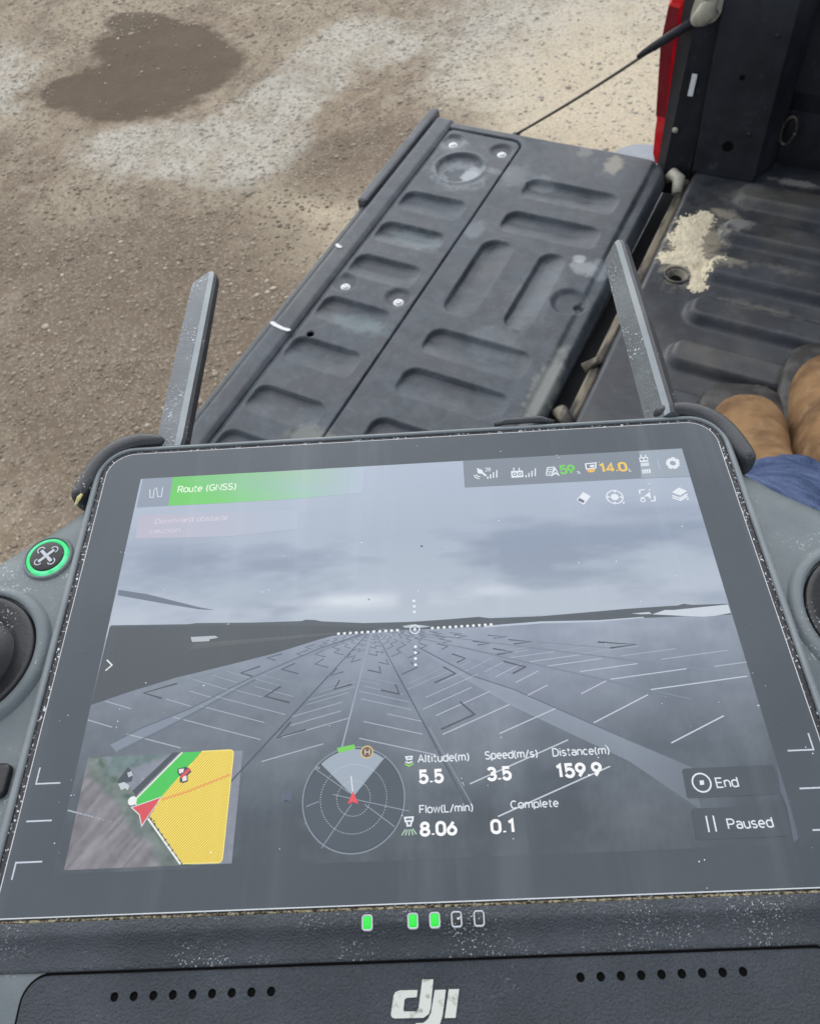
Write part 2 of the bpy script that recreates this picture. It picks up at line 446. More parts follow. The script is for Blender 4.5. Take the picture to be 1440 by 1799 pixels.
BOLTS = [(-.431, -.054), (-.320, -.055), (-.432, -.523), (-.321, -.525), (-.432, -.99), (-.321, -.99)]

def z_access(X, Y):
    Z = -.0015 + 0 * X
    for i, yt in enumerate(RIBS_ACCESS):
        w = .0045 if i not in (5,) else .0035
        Z += recess(X, Y, -.447, -.314, yt, .060, .020, .0095, w)
    for bx, by in BOLTS: Z += dimple(X, Y, bx - .004, by + .006, .021, .0055, .012)
    Z += dimple(X, Y, -.381, -.131, .046, .006, .008) + .0025 * sstep(np.abs(np.hypot(X + .381, Y + .131) - .052) - .004, .008)
    Z += dimple(X, Y, -.428, -.655, .0055, .012, .002) - .0035 * sstep(X + .4545, .009)
    Z += .0012 * (vnoise(X, Y, 9, 61) - .5) + .0006 * (vnoise(X, Y, 30, 62) - .5)
    return Z

def z_liner(X, Y):
    Z = 0 * X
    for yt in (-.120, -.226, -.564, -.661, -.775, -.88, -.98): Z += recess(X, Y, -.231, -.047, yt, .062, .022, .0100, .0048)
    for y0 in (-.318, -1.12):
        Z += recess(X, Y, -.239, -.178, y0, .205, .026, .0105, .0046, 'right')
        Z += recess(X, Y, -.126, -.078, y0 - .002, .20, .023, .0105, .0046, 'right')
    Z += -.004 * sstep(-.020 - X, .010)                            # lower border next to the hinge
    Z += -.010 * sstep(.006 - X, .014)
    Z += dimple(X, Y, -.040, -.425, .028, .007, .012) + dimple(X, Y, -.022, -.428, .006, .008, .003)
    Z += .0014 * (vnoise(X, Y, 8, 63) - .5) + .0006 * (vnoise(X, Y, 28, 64) - .5)
    return Z

gate = link('tailgate', box(-.512, .002, YN, YF, -.055, -.014, .006), MAT['gate_edge'], truck, False)
gate["label"] = 'dusty black tailgate with moulded ribs, folded down flat'
# moulded sheet, cut into the main liner and the access panel along the groove between them
fine = lambda a, b, s: np.linspace(a, b, int(abs(b - a) / s) + 1)
sd_panel = lambda X, Y: sd_rrect(X, Y, -.80, -.2905, -3.0, -.008, .024)
def z_sheet(X, Y):
    dp = sd_panel(X, Y)
    Z = np.where(dp < 0, z_access(X, Y), z_liner(X, Y))
    return Z - .0065 * sstep(np.abs(dp) - .0018, .0034)
gx_ = np.concatenate([fine(-.4605, -.320, .0022)[:-1], fine(-.320, -.284, .0011)[:-1], fine(-.284, .014, .0022)])
gy_ = np.concatenate([fine(YN, -.95, .012)[:-1], fine(-.95, -.040, .0024)[:-1], fine(-.040, YF, .0012)])
V, F = grid(gx_, gy_, z_sheet)
cxy = V[F].mean(axis=1)
inp = sd_panel(cxy[:, 0], cxy[:, 1]) < 0
R0 = .055
edge = sd_rrect(V[:, 0], V[:, 1], -.80, .014, -3.0, YF, R0)
for i in np.where(edge > 0)[0]:
    cx, cy = .014 - R0, YF - R0
    vx, vy = V[i, 0] - cx, V[i, 1] - cy; l = math.hypot(vx, vy)
    V[i, 0], V[i, 1] = cx + vx / l * R0, cy + vy / l * R0
V[:, 2] -= .010 * np.clip((edge + .012) / .012, 0, 1) ** 2
def submesh(mask):
    f = F[mask]; used, inv = np.unique(f, return_inverse=True)
    return fast_mesh(V[used], inv.reshape(f.shape))
lin_o = link('liner', submesh(~inp), MAT['liner'], gate)
so = lin_o.modifiers.new('thick', 'SOLIDIFY'); so.thickness = .008; so.offset = -1
ap = link('access_panel', submesh(inp), MAT['liner'], gate)
so = ap.modifiers.new('thick', 'SOLIDIFY'); so.thickness = .006; so.offset = -1
# frame strips round the access panel
def z_strip(X, Y):
    return .0012 - .0062 * sstep(-.4655 - X, .008) + .0010 * (vnoise(X, Y, 7, 65) - .5) - .006 * sstep(X + .503, .010)
V, F = grid(fine(-.507, -.4608, .0034), np.concatenate([fine(YN, -.95, .012)[:-1], fine(-.95, YF, .004)]), z_strip)
o = link('edge_strip', fast_mesh(V, F), MAT['liner'], gate); so = o.modifiers.new('thick', 'SOLIDIFY'); so.thickness = .010; so.offset = -1
# outer skin edge and the thicker cap over its far end
link('outer_lip', box(-.524, -.5135, YN, -.293, -.060, -.012, .003), MAT['gate_edge'], gate, False)
cap = rrect(-.534, -.5105, -.296, .052, .008, 4)
Vc, Fc = loft([[(x, y, -.05) for x, y in cap], [(x, y, -.006) for x, y in cap], [(x, y, .0) for x, y in offset(cap, .002)], [(x, y, .002) for x, y in offset(cap, .006)]], True, True, True)
part('edge_cap', Vc, Fc, MAT['gate_edge'], gate, False)
# bolts: washer, head, socket
bolt_mesh = None
for bx, by in BOLTS:
    if bolt_mesh is None:
        Vb, Fb = lathe([(.0098, -.001), (.0098, .0006), (.009, .0014), (.0062, .0016), (.0058, .0032), (.0046, .0046), (.0022, .0048), (.0018, .0022)], 0, 0, 24)
        bolt_mesh = mesh_of(Vb, Fb); bolt_mesh.materials.append(MAT['zinc']); bolt_mesh.polygons.foreach_set("use_smooth", [True] * len(bolt_mesh.polygons))
    o = bpy.data.objects.new('bolt', bolt_mesh); COL.objects.link(o); o.parent = gate; o.location = (bx, by, -.0078)
# paint chips on the edge strip
def chip(name, pts, z, mat, parent, th=.0006):
    V, F = loft([[(x, y, z) for x, y in pts], [(x, y, z + th) for x, y in pts]], True, True, True)
    return part(name, V, F, mat, parent)
chip('scuff', [(-.506, -.662), (-.495, -.665), (-.480, -.667), (-.468, -.667), (-.463, -.664), (-.465, -.660), (-.478, -.661), (-.494, -.658), (-.505, -.655), (-.509, -.658)][::-1], .0015, MAT['white'], gate)
chip('scuff', [(-.503, -.434), (-.495, -.439), (-.488, -.438), (-.487, -.433), (-.494, -.432), (-.501, -.428)][::-1], .0015, MAT['white'], gate)
part('drain_hole', *lathe([(.0058, -.0030), (.0050, -.006), (.0045, -.012)], -.428, -.655, 18), MAT['hole'], gate)
chip('dirt_patch', [(-.118, -.020), (-.118, .006), (-.100, .012), (-.092, .002), (-.078, -.012), (-.066, -.050), (-.088, -.056), (-.112, -.052), (-.122, -.046)][::-1], .0004, MAT['sill'], gate) if False else None
part('stay_anchor', *tube([(-.325, YF, -.02), (-.325, YF + .016, -.02)], .010, 14), MAT['black'], gate, True)

# stay cable with its sleeve and the striker it hangs from
a, b = Vector((-.325, YF + .012, -.014)), Vector((.004, .004, .262))
pts = [a.lerp(b, s) + Vector((0, 0, -.006 * math.sin(math.pi * s))) for s in np.linspace(0, 1, 16)]
cb = link('stay_cable', mesh_of(*tube(pts, .0028, 8)), MAT['cable'], truck)
pts = [a.lerp(b, s) for s in (.72, .75, .80, .9, 1.0)]
link('sleeve', mesh_of(*tube(pts, [.0030, .0058, .0072, .0078, .0078], 12)), MAT['black'], cb)

# ---- bed: ribbed floor
RY = [-.078 + .108 - .108 * i for i in range(14)]
def z_bed(X, Y):
    Z = 0 * X
    for y1 in RY:
        Z += .0165 * sstep(sd_rrect(X, Y, .150, 1.45, y1 - .108, y1 - .108 + .056, .022), .016)
    Z += .0012 * (vnoise(X, Y, 9, 71) - .5) - .010 * sstep(X - .060, .010)
    Z += dimple(X, Y, .109, -.299, .013, .014, .005)
    return Z
bx = np.concatenate([fine(.057, .46, .0036), fine(.47, 1.5, .03)]); by = np.concatenate([fine(-1.46, -.84, .02)[:-1], fine(-.84, .10, .0036)])
bed = link('bed_floor', fast_mesh(*grid(bx, by, z_bed)), MAT['bed'], truck)
so = bed.modifiers.new('thick', 'SOLIDIFY'); so.thickness = .02; so.offset = -1
part('ring', *tube([(.109 + .0205 * math.cos(2 * math.pi * q / 28), -.299 + .0205 * math.sin(2 * math.pi * q / 28), .0015) for q in range(29)], .0022, 8), MAT['bed'], bed, True)
part('drain_plug', *lathe([(.011, -.013), (.009, -.008), (.005, -.007)], .109, -.299, 20), MAT['hole'], bed, True)
# sill and hinge gap between the tailgate and the bed
link('rear_sill', box(.040, .0555, -1.40, -.005, -.05, -.016, .004), MAT['sill'], truck, False)
link('sill_channel', box(.003, .0335, -1.44, .03, -.14, -.075, .002), MAT['black'], truck, False)
for i, (hx, hy) in enumerate(((.030, -.010), (.040, -.655), (.040, -1.38))):
    hp = link('hinge', mesh_of(*tube([(hx - .020, hy + .010, -.028), (hx - .008, hy + .002, -.010), (hx + .006, hy - .012, -.008), (hx + .012, hy - .040, -.020)], [.008, .012, .012, .009], 12)), MAT['cream' if i != 1 else 'sill'], truck)
link('hinge_bolt', mesh_of(*tube([(.030, -.545, -.020), (.052, -.525, -.012)], .009, 10)), MAT['sill'], truck)

# ---- far side of the bed: wall, corner post, tail lamp, bumper
def side_wall(name, yin, sgn):
    ysl = lambda s: yin + sgn * s
    prof = [(0.0, -.06), (0.0, .02), (.004, .10), (-.012, .14), (-.012, .30), (.006, .34), (.006, .46), (.010, .475), (.10, .475), (.115, .46), (.135, .30), (.140, .0), (.120, -.30), (.10, -.32)]
    rings = []
    for x in np.linspace(.10, 1.5, 40):
        rings.append([(x, ysl(dd + (.006 if 0.03 < z < .45 and dd < .02 and int(x / .09) % 2 else 0)), z) for dd, z in prof])
    V, F = loft(rings, False)
    return part(name, V, F, MAT['black'], truck, False)
wf = side_wall('bed_side', .070, 1); wnr = side_wall('bed_side', -1.470, -1)
for yy, s in ((.190, 1), (-1.59, -1)):
    Vp = [(x, yy + s * (.035 * math.sin(math.pi * min(max((z + .32) / .80, 0), 1))), z) for x in np.linspace(.02, 1.5, 12) for z in np.linspace(-.34, .47, 10)]
    part('fender_skin', Vp, [(i * 10 + j, (i + 1) * 10 + j, (i + 1) * 10 + j + 1, i * 10 + j + 1) for i in range(11) for j in range(9)], MAT['red'], truck, True)
def post(yc, s):
    ou = [(.056, .0), (.166, .0), (.172, .012), (.185, .085), (.056, .085)]
    rings = []
    for z, ins in ((-.004, 0), (.004, 0), (.25, .002), (.472, .004)):
        sm = smooth_closed([(.058, .085), (.056, .012), (.064, .0), (.158, .0), (.170, .010), (.186, .085)], 5)
        rings.append([(x - .016 * z / .3, yc + s * y, z) for x, y in sm])
    V, F = loft(rings, True, True, True)
    return part('corner_post', V, F, MAT['black'], truck, True)
pf = post(-.004, 1); post(-1.396, -1)
for hx, hz, hr in ((.106, .062, .0105), (.098, .184, .0050)):
    Vh, Fh = lathe([(hr * 1.12, .0), (hr, -.0006), (hr * .92, .002)], 0, 0, 20)
    o = part('hole', [(hx + vx, -.0052 - .0004 * 0 + (-vz) * .4, hz + vy) for vx, vy, vz in Vh], Fh, MAT['hole'], pf, False)
for hx, hz in ((.136, .090), (.134, .255)):
    part('rivet', [(hx + vx, -.0050 - vz, hz + vy) for vx, vy, vz in lathe([(.004, 0), (.0035, .0015), (.001, .002)], 0, 0, 12)[0]], lathe([(.004, 0), (.0035, .0015), (.001, .002)], 0, 0, 12)[1], MAT['black'], pf, True)
# rear jamb (black) with sticker, screw and striker
def jamb(y0, s):
    V, F = loft([[(x, y0 + s * y, z) for x, y in ((-.020 - .010 * min(z, .4) / .3, .030), (.0, .002), (.050 - .012 * max(z, 0) / .3, .010), (.056, .07), (-.010, .07))] for z in (-.06, .0, .10, .20, .30, .47)], True, True, True)
    return part('rear_jamb', V, F, MAT['black'], truck, False)
jf = jamb(.0, 1); jamb(-1.40, -1)
st = link('sticker', box(.0145, .0235, -.0010, .0012, .138, .176, .0004), MAT['white'], jf, False)
part('screw', [(.006 + vx, -.001 - vz, .073 + vy) for vx, vy, vz in lathe([(.0055, 0), (.005, .002), (.002, .003)], 0, 0, 16)[0]], lathe([(.0055, 0), (.005, .002), (.002, .003)], 0, 0, 16)[1], MAT['cream'], jf, True)
sk = part('latch_striker', *tube([(.002, -.002, .262), (.012, -.012, .272), (.022, -.014, .286), (.024, -.008, .302), (.010, -.002, .312)], [.010, .015, .017, .015, .010], 14), MAT['cream'], truck, True)
part('striker_plate', *loft([[(x, -.003 + .004 * q, z) for x, z in smooth_closed([(-.004, .255), (.030, .262), (.040, .285), (.034, .312), (.006, .318), (-.006, .290)], 4)] for q in (1, 0)], True, False, True), MAT['cream'], truck, True)
# tail lamp: tall red lens, bulging rearwards, stepped edge
rings = []
for z, xl, xr in ((-.020, -.026, -.010), (.0, -.033, -.006), (.045, -.037, -.004), (.070, -.038, -.004), (.074, -.041, -.004), (.20, -.056, -.010), (.262, -.054, -.014), (.268, -.050, -.014), (.36, -.046, -.014), (.45, -.040, -.012)):
    rings.append([(xr, .032, z), ((xl + xr) / 2, .029, z), (xl, .034, z), (xl - .006, .070, z), (xl + .004, .150, z), (xr + .02, .190, z), (xr + .02, .06, z)])
V, F = loft(rings, True, True, True)
tl = part('tail_lamp', V, F, MAT['lens'], truck, False)
tl.data.materials.append(MAT['lens_dark'])
for i, p in enumerate(tl.data.polygons):
    if i // 7 in (4, 5) and i < 63 and i % 7 in (1, 2, 3): p.material_index = 1
rings = [[(x, -1.40 - (y - .0), z) for x, y, z in r_] for r_ in rings]
part('tail_lamp', *loft(rings, True, True, True), MAT['lens'], truck, False)
# bumper with rounded ends
bo = [(.02, .262)] + [(-.085 + .080 * math.cos(a_) , .180 + .085 * math.sin(a_)) for a_ in np.radians(np.linspace(92, 180, 9))] + [(-.168, -.2), (-.168, -.8), (-.168, -1.3)] + [(-.085 + .080 * math.cos(a_), -1.58 + .085 * math.sin(a_)) for a_ in np.radians(np.linspace(180, 268, 9))] + [(.02, -1.662), (.02, -1.2), (.02, -.6)]
V, F = loft([[(x, y, z) for x, y in offset(bo, i)] for z, i in ((-.30, .03), (-.27, .005), (-.16, 0), (-.128, .004), (-.120, .014))], True, True, True)
part('bumper', V, F, MAT['bumper'], truck, True)
# tie-down ring on the side wall
hk = part('tie_down_hook', *tube([(.196 + .012 * math.cos(q), .056 - .010 * math.cos(q) * 0 - .004, .075 + .026 * math.sin(q)) for q in np.linspace(0, 2 * math.pi, 25)], .0032, 8), MAT['cable'], truck, True)
# underside, far front wall and rear wheels (never in view, they carry the bed)
link('bulkhead', box(1.50, 1.53, -1.47, .07, -.06, .475, .004), MAT['black'], truck, False)
link('chassis', box(.06, 2.2, -1.15, -.25, -.36, -.08, .01), MAT['chassis'], truck, False)
for wy in (.02, -1.42):
    Vw, Fw = lathe([(.20, -.10), (.30, -.11), (.345, -.08), (.355, 0), (.345, .08), (.30, .11), (.20, .10)], 0, 0, 40, False)
    wl = part('wheel', [(1.25 + vx, wy + vz, GZ + .35 + vy) for vx, vy, vz in Vw], Fw, MAT['tyre'], truck, True)
    Vr, Fr = lathe([(.205, -.09), (.20, .05), (.16, .07), (.06, .06), (.03, .08)], 0, 0, 40)
    part('rim', [(1.25 + vx, wy + vz * (1 if wy > -.5 else -1), GZ + .35 + vy) for vx, vy, vz in Vr], Fr, MAT['zinc'], wl, True)

# ---- sand spilled on the bed floor
k = M('dry_sand', .9, .15)
sc_ = k.mix(k.noise(70, 5, .6), (.54, .47, .33), (.72, .65, .48)); sc_ = k.mix(k.ramp(k.noise(24, 4), .55, .72, 0, .5), sc_, (.25, .21, .14))
k.base(sc_).bump(k.noise(400, 4, .7), .6, .002); MAT['sand'] = k.m
gx, gy = fine(.05, .215, .0013), fine(-.36, -.08, .0013)
X, Y = np.meshgrid(gx, gy, indexing='ij')
fld = np.zeros_like(X)
for cx, cy, r_, h_ in ((.100, -.155, .034, 1), (.098, -.200, .034, 1), (.078, -.262, .020, 1), (.118, -.245, .034, 1), (.140, -.290, .026, .9), (.150, -.318, .018, .9), (.128, -.128, .018, .35), (.165, -.255, .020, .40), (.108, -.118, .014, .4)):
    fld += h_ * np.exp(-((X - cx) ** 2 + (Y - cy) ** 2) / (r_ * .86) ** 2)
fld += .30 * (vnoise(X, Y, 60, 81) - .5) + .34 * (vnoise(X, Y, 210, 82) - .5) + .30 * (vnoise(X, Y, 440, 83) - .5)
fld -= 1.2 * np.exp(-((X - .109) ** 2 + (Y + .299) ** 2) / .017 ** 2)
Zs = z_bed(X, Y) + np.clip((fld - .45) * .0055, -.002, .0045)
ok = fld > .40
V = np.c_[X.ravel(), Y.ravel(), Zs.ravel()]; ny = len(gy)
F = []
for i in range(len(gx) - 1):
    for j in range(ny - 1):
        if ok[i, j] and ok[i + 1, j] and ok[i + 1, j + 1] and ok[i, j + 1]:
            F.append((i * ny + j, (i + 1) * ny + j, (i + 1) * ny + j + 1, i * ny + j + 1))
sp = link('sand_spill', fast_mesh(V, np.array(F)), MAT['sand'])
tag(sp, 'patch of dry yellow sand spilled on the black ribbed bed floor', 'sand', kind='stuff')

# ------------------------------------------------------------------ person sitting on the near bed side
k = M('tan_suede', .8, .2)
sc_ = k.mix(k.ramp(k.noise(20, 4, .55), .36, .70), (.250, .148, .070), (.120, .068, .034))
sc_ = k.mix(k.ramp(k.noise(48, 4, .6), .52, .74, 0, .45), sc_, (.36, .255, .155)); sc_ = k.mix(k.ramp(k.noise(14, 3), .55, .75, 0, .55), sc_, (.10, .055, .028))
k.base(sc_).bump(k.math('ADD', k.noise(260, 4, .6), k.math('MULTIPLY', k.noise(16, 4, .6, k.coord((1, 3.5, 1), (0, 0, .2)), 1.0), 6.0)), .35, .0012); MAT['suede'] = k.m
k = M('boot_sole', .6, .4); k.base(k.mix(k.ramp(k.noise(40, 4), .4, .65), (.022, .021, .020), (.060, .057, .053))); MAT['sole'] = k.m
k = M('blue_denim', .85, .15)
dn = k.mix(k.ramp(k.noise(26, 5, .6), .35, .7), (.026, .044, .100), (.074, .108, .200))
dn = k.mix(k.ramp(k.noise(900, 2), .45, .65, 0, .25), dn, (.22, .26, .42))
k.base(dn).bump(k.noise(30, 5, .6, k.coord((1, 1, 1), (.4, .2, .9)), 1.2), .9, .012); MAT['denim'] = k.m
person = empty('person', (.37, -.75, 0))
tag(person, 'person in blue jeans and tan slip-on boots resting feet on the bed floor', 'person')

def boot(heel, toe, label):
    H, Tt = Vector((*heel, 0)), Vector((*toe, 0)); d = (Tt - H); Lh = d.length; d.normalize(); s = Vector((-d.y, d.x, 0))
    W = [(0, .026, .10), (.04, .036, .15), (.12, .042, .165), (.24, .043, .160), (.36, .043, .138), (.48, .046, .116), (.60, .050, .102), (.72, .0525, .095), (.82, .051, .088), (.90, .045, .080), (.96, .034, .069), (.99, .020, .057), (1.0, .008, .048)]
    rings = []
    for t_, w, h in W:
        c = H + d * (Lh * t_); ring = []
        for q in range(17):
            a = math.pi * q / 16
            cx, cz = math.cos(a), math.sin(a)
            cx = math.copysign(abs(cx) ** .75, cx); cz = cz ** .70
            p = c + s * (w * cx); ring.append((p.x, p.y, .024 + (h - .024) * cz))
        rings.append(ring)
    V, F = loft(rings, False)
    b = part('boot', V, F, MAT['suede'], person, True); b["label"] = label
    sub = b.modifiers.new('sub', 'SUBSURF'); sub.levels = 1; sub.render_levels = 2
    # sole: slab following the upper, proud at the toe
    def outline(grow):
        Lt = [];  R_ = []
        for t_, w, h in W:
            e = grow * (1.0 + 1.1 * max(0, t_ - .8) * 5 * .5)
            c = H + d * (Lh * t_ + (t_ - .5) * 2 * grow * 1.25 + .022 * max(0, (t_ - .7) / .3))
            Lt.append(c + s * (w * 1.0 + e)); R_.append(c - s * (w + e))
        return [(p.x, p.y) for p in R_ + Lt[::-1]]
    rings = [[(x, y, z) for x, y in outline(g_)] for z, g_ in ((.001, .004), (.006, .008), (.030, .0125), (.040, .010), (.044, .003))]
    V, F = loft(rings, True, True, True)
    so_ = part('sole', V, F, MAT['sole'], b, True)
boot((.352, -.820), (.276, -.578), 'tan boot nearer the controller, dark sole rim at the toe')
boot((.402, -.745), (.374, -.458), 'tan boot reaching further into the bed')

def leg(path, radii, seg=28):
    P = [Vector(p) for p in path]
    # resample
    pts, rr = [], []
    for i in range(len(P) - 1):
        for q in range(10):
            t_ = q / 10
            p0, p1, p2, p3 = P[max(i - 1, 0)], P[i], P[i + 1], P[min(i + 2, len(P) - 1)]
            pts.append(.5 * (2 * p1 + (p2 - p0) * t_ + (2 * p0 - 5 * p1 + 4 * p2 - p3) * t_ ** 2 + (3 * p1 - p0 - 3 * p2 + p3) * t_ ** 3))
            rr.append(radii[i] * (1 - t_) + radii[i + 1] * t_)
    rings = []
    for i, p in enumerate(pts):
        t_ = (pts[min(i + 1, len(pts) - 1)] - pts[max(i - 1, 0)]).normalized()
        a = t_.cross(Vector((0, .3, 1))).normalized(); b = a.cross(t_).normalized()
        ring = []
        for q in range(seg):
            an = 2 * math.pi * q / seg
            w = rr[i] * (1 + .06 * math.sin(2 * an + i * .55 + 1) + .05 * math.sin(4 * an - i * .8) + .03 * math.sin(7 * an + i * 1.4))
            ring.append(tuple(p + a * (w * math.cos(an)) + b * (w * .92 * math.sin(an))))
        rings.append(ring)
    inner = [tuple(Vector(v).lerp(pts[0], .10)) for v in rings[0]]
    deep = [tuple(Vector(v).lerp(pts[4], .12)) for v in rings[3]]
    return loft([deep, inner] + rings, True, False, True)
V1, F1 = leg([(.352, -.762, .078), (.350, -.836, .160), (.322, -1.005, .34), (.270, -1.14, .46), (.25, -1.40, .50), (.30, -1.66, .54)], [.068, .064, .060, .066, .078, .10])
V2, F2 = leg([(.475, -.845, .080), (.485, -.91, .17), (.49, -1.04, .34), (.48, -1.19, .46), (.46, -1.40, .50), (.43, -1.66, .54)], [.068, .066, .064, .072, .082, .10])
bm = bmesh.new()
for V, F in ((V1, F1), (V2, F2)):
    vs = [bm.verts.new(v) for v in V]
    for f in F: bm.faces.new([vs[i] for i in f])
m = bpy.data.meshes.new('mesh'); bm.to_mesh(m); bm.free()
tr = link('trousers', m, MAT['denim'], person)
sub = tr.modifiers.new('sub', 'SUBSURF'); sub.levels = 1; sub.render_levels = 1

# ------------------------------------------------------------------ remote controller (built in mm, screen centre at 0,0; lies nearly level)
ctl = empty('remote_controller', world_parts=False)
Rm = Matrix(((0.87974, -0.47495, 0.02185), (0.47373, 0.87954, 0.04458), (-0.04039, -0.02887, 0.99877)))
BASE = .050
Pc = Vector((0.18942, -1.33723, 0.73788)) - Rm.col[2] * BASE
ctl.matrix_world = Matrix.Translation(Pc) @ Rm.to_4x4()
tag(ctl, 'grey handheld remote controller with large lit screen, two antennas and thumb sticks', 'remote control')

def mm(name, V, F, mat, parent=ctl, smooth=False):
    o = part(name, [(x * .001, y * .001, z * .001) for x, y, z in V], F, mat, parent, smooth)
    if parent is ctl: o.location = (0, 0, BASE)
    return o

def specked(name, dark, pale, rough, speck_amt, bump_scale, bump_str, spec=.5, fine=1500, dots=1.0, speck_col=(.75, .78, .80), region=6.0, cover=.5, bump_d=.0004):
    """weathered plastic with dried white spots and leather grain"""
    k = M(name, rough, spec)
    c = k.mix(k.ramp(k.noise(40, 5, .6), .35, .7), dark, pale)
    reg = k.ramp(k.noise(region * 10, 4, .6), 1 - cover - .08, 1 - cover + .10)
    s1 = k.ramp(k.noise(fine, 2, .5), .60, .70)
    s2 = k.math('MULTIPLY', k.ramp(k.voro(330), .16, .08), dots)
    sel = k.ramp(k.noise(110, 2), .54, .62)
    sp = k.math('MAXIMUM', k.math('MULTIPLY', s1, reg), k.math('MULTIPLY', k.math('MULTIPLY', s2, sel), reg))
    k.base(k.mix(k.math('MULTIPLY', sp, speck_amt), c, speck_col))
    k.rough(k.math('ADD', rough, k.math('MULTIPLY', sp, .3)))
    k.bump(k.noise(bump_scale, 3, .55), bump_str, bump_d)
    return k.m
MAT['shell'] = specked('controller_shell', (.100, .124, .130), (.140, .165, .170), .45, .80, 1800, .2, cover=.40, region=4.0)
MAT['rim'] = specked('controller_rim', (.150, .174, .182), (.20, .222, .23), .42, .5, 1600, .12, cover=.34)
MAT['band'] = specked('lower_band', (.028, .035, .043), (.050, .058, .069), .42, .62, 2000, .9, cover=.46, bump_d=.0008, fine=2600, dots=.15)
MAT['panel'] = specked('lower_panel', (.026, .033, .042), (.044, .052, .063), .42, .35, 2000, 1.0, cover=.36, bump_d=.0009, fine=2600, dots=.1)
MAT['gasket'] = specked('black_gasket', (.012, .013, .015), (.03, .03, .032), .5, .9, 1500, .4, cover=.72, region=12)
MAT['rubber'] = specked('black_rubber', (.022, .024, .027), (.045, .049, .054), .40, .7, 1400, .3, cover=.40, region=9)
MAT['stick'] = specked('stick_black', (.006, .006, .007), (.014, .014, .016), .42, .8, 1200, .2, cover=.38)
MAT['antenna'] = specked('antenna_grey', (.065, .078, .085), (.125, .142, .148), .42, .7, 900, .4, cover=.50)
MAT['antenna_edge'] = specked('antenna_edge', (.19, .22, .23), (.26, .285, .295), .4, .3, 1500, .1, cover=.3)
k = M('gap_dust', .9, .1)
dd = k.ramp(k.noise(1300, 4, .7), .40, .62)
k.base(k.mix(dd, (.035, .03, .024), k.mix(k.noise(250), (.46, .41, .28), (.30, .26, .15)))); MAT['dust'] = k.m
k = M('yellow_dust', .9, .1); k.base(k.mix(k.ramp(k.noise(700), .4, .6), (.62, .52, .16), (.80, .74, .42))); MAT['yellow'] = k.m
k = M('logo_cream', .45, .4); k.base(k.mix(k.ramp(k.noise(700, 3), .55, .72), (.50, .52, .47), (.28, .28, .23))); MAT['logo'] = k.m
k = M('green_glow', .3, .4); k.base((.01, .14, .02)); k.emit((.008, .60, .03), .70); MAT['led_on'] = k.m
k = M('button_glow', .3, .4); k.base((.01, .16, .06)); k.emit(k.mix(k.ramp(k.noise(260, 1), .4, .6), (.03, .75, .20), (.16, .90, .46)), .52); MAT['ring_on'] = k.m
k = M('led_off', .4, .4); k.base(k.mix(k.ramp(k.noise(2600, 2), .45, .6), (.05, .05, .055), (.62, .64, .66))); MAT['led_off'] = k.m
k = M('pale_print', .5, .3); k.base((.46, .49, .52)); MAT['print'] = k.m

# glass and display: dusty film over black glass; the display adds its own light underneath it
def glassy(name, attr):
    k = M(name, .14, .70)
    k.p.inputs['Specular Tint'].default_value = (.82, .92, 1.0, 1)      # bluish anti-glare coating
    film = k.ramp(k.noise(22, 5, .6), .3, .75)
    c = k.mix(film, (.014, .018, .023), (.025, .031, .038))
    c = k.mix(k.ramp(k.noise(9, 4, .6, k.coord((9, .7, 1), (0, 0, .06))), .50, .72, 0, .5), c, (.060, .068, .076))      # wipe smears and a pale upright streak reflection, both mixed into the colour
    v1 = k.voro(210); sel1 = k.ramp(k.noise(95, 2), .60, .65)
    v2 = k.voro(560); sel2 = k.ramp(k.noise(140, 2), .60, .64)
    sp = k.math('MAXIMUM', k.math('MULTIPLY', k.ramp(v1, .042, .020), sel1), k.math('MULTIPLY', k.ramp(v2, .085, .045), sel2))
    dk_ = k.math('MULTIPLY', k.ramp(k.voro(130, k.coord((1, 1, 1), (0, 0, 1), (.3, .1, 0))), .05, .03), k.ramp(k.noise(60, 2), .58, .62))
    c = k.mix(sp, c, (.80, .82, .84)); c = k.mix(dk_, c, (.01, .01, .01))
    k.base(c).rough(k.math('ADD', k.ramp(k.noise(35, 5, .65), .3, .7, .12, .24), k.math('MULTIPLY', sp, .5)))
    if attr:
        a = k.nt.nodes.new("ShaderNodeAttribute"); a.attribute_name = "Col"
        k.emit(a.outputs["Color"], k.math('SUBTRACT', 1.0, k.math('MULTIPLY', k.math('MAXIMUM', sp, dk_), .85)))
    return k.m
MAT['glass'] = glassy('screen_glass', False)
MAT['lit'] = glassy('screen_picture', True)

# ---- shell
half = [(0, 64), (55, 64), (78, 63.5), (88, 58), (92.5, 50), (96.5, 45.5), (102.5, 40), (110, 34.5), (118, 28), (127, 16), (132, 0), (134, -22), (133, -50), (129, -72), (120, -88), (100, -97), (60, -100), (0, -100)]
outl = [(x, y) for x, y in half] + [(-x, y) for x, y in half[-2:0:-1]]
outl = smooth_closed(outl[::-1], 5)
prof = [(6, -48), (1.5, -45), (0, -38), (0, -14), (.7, -10.5), (2.6, -7.2), (5.2, -5.0), (9, -3.6), (13, -3.0)]
V, F = loft([[(x, y, z) for x, y in offset(outl, d_)] for d_, z in prof], True, True, True)
shell = mm('shell', V, F, MAT['shell'], ctl, True)

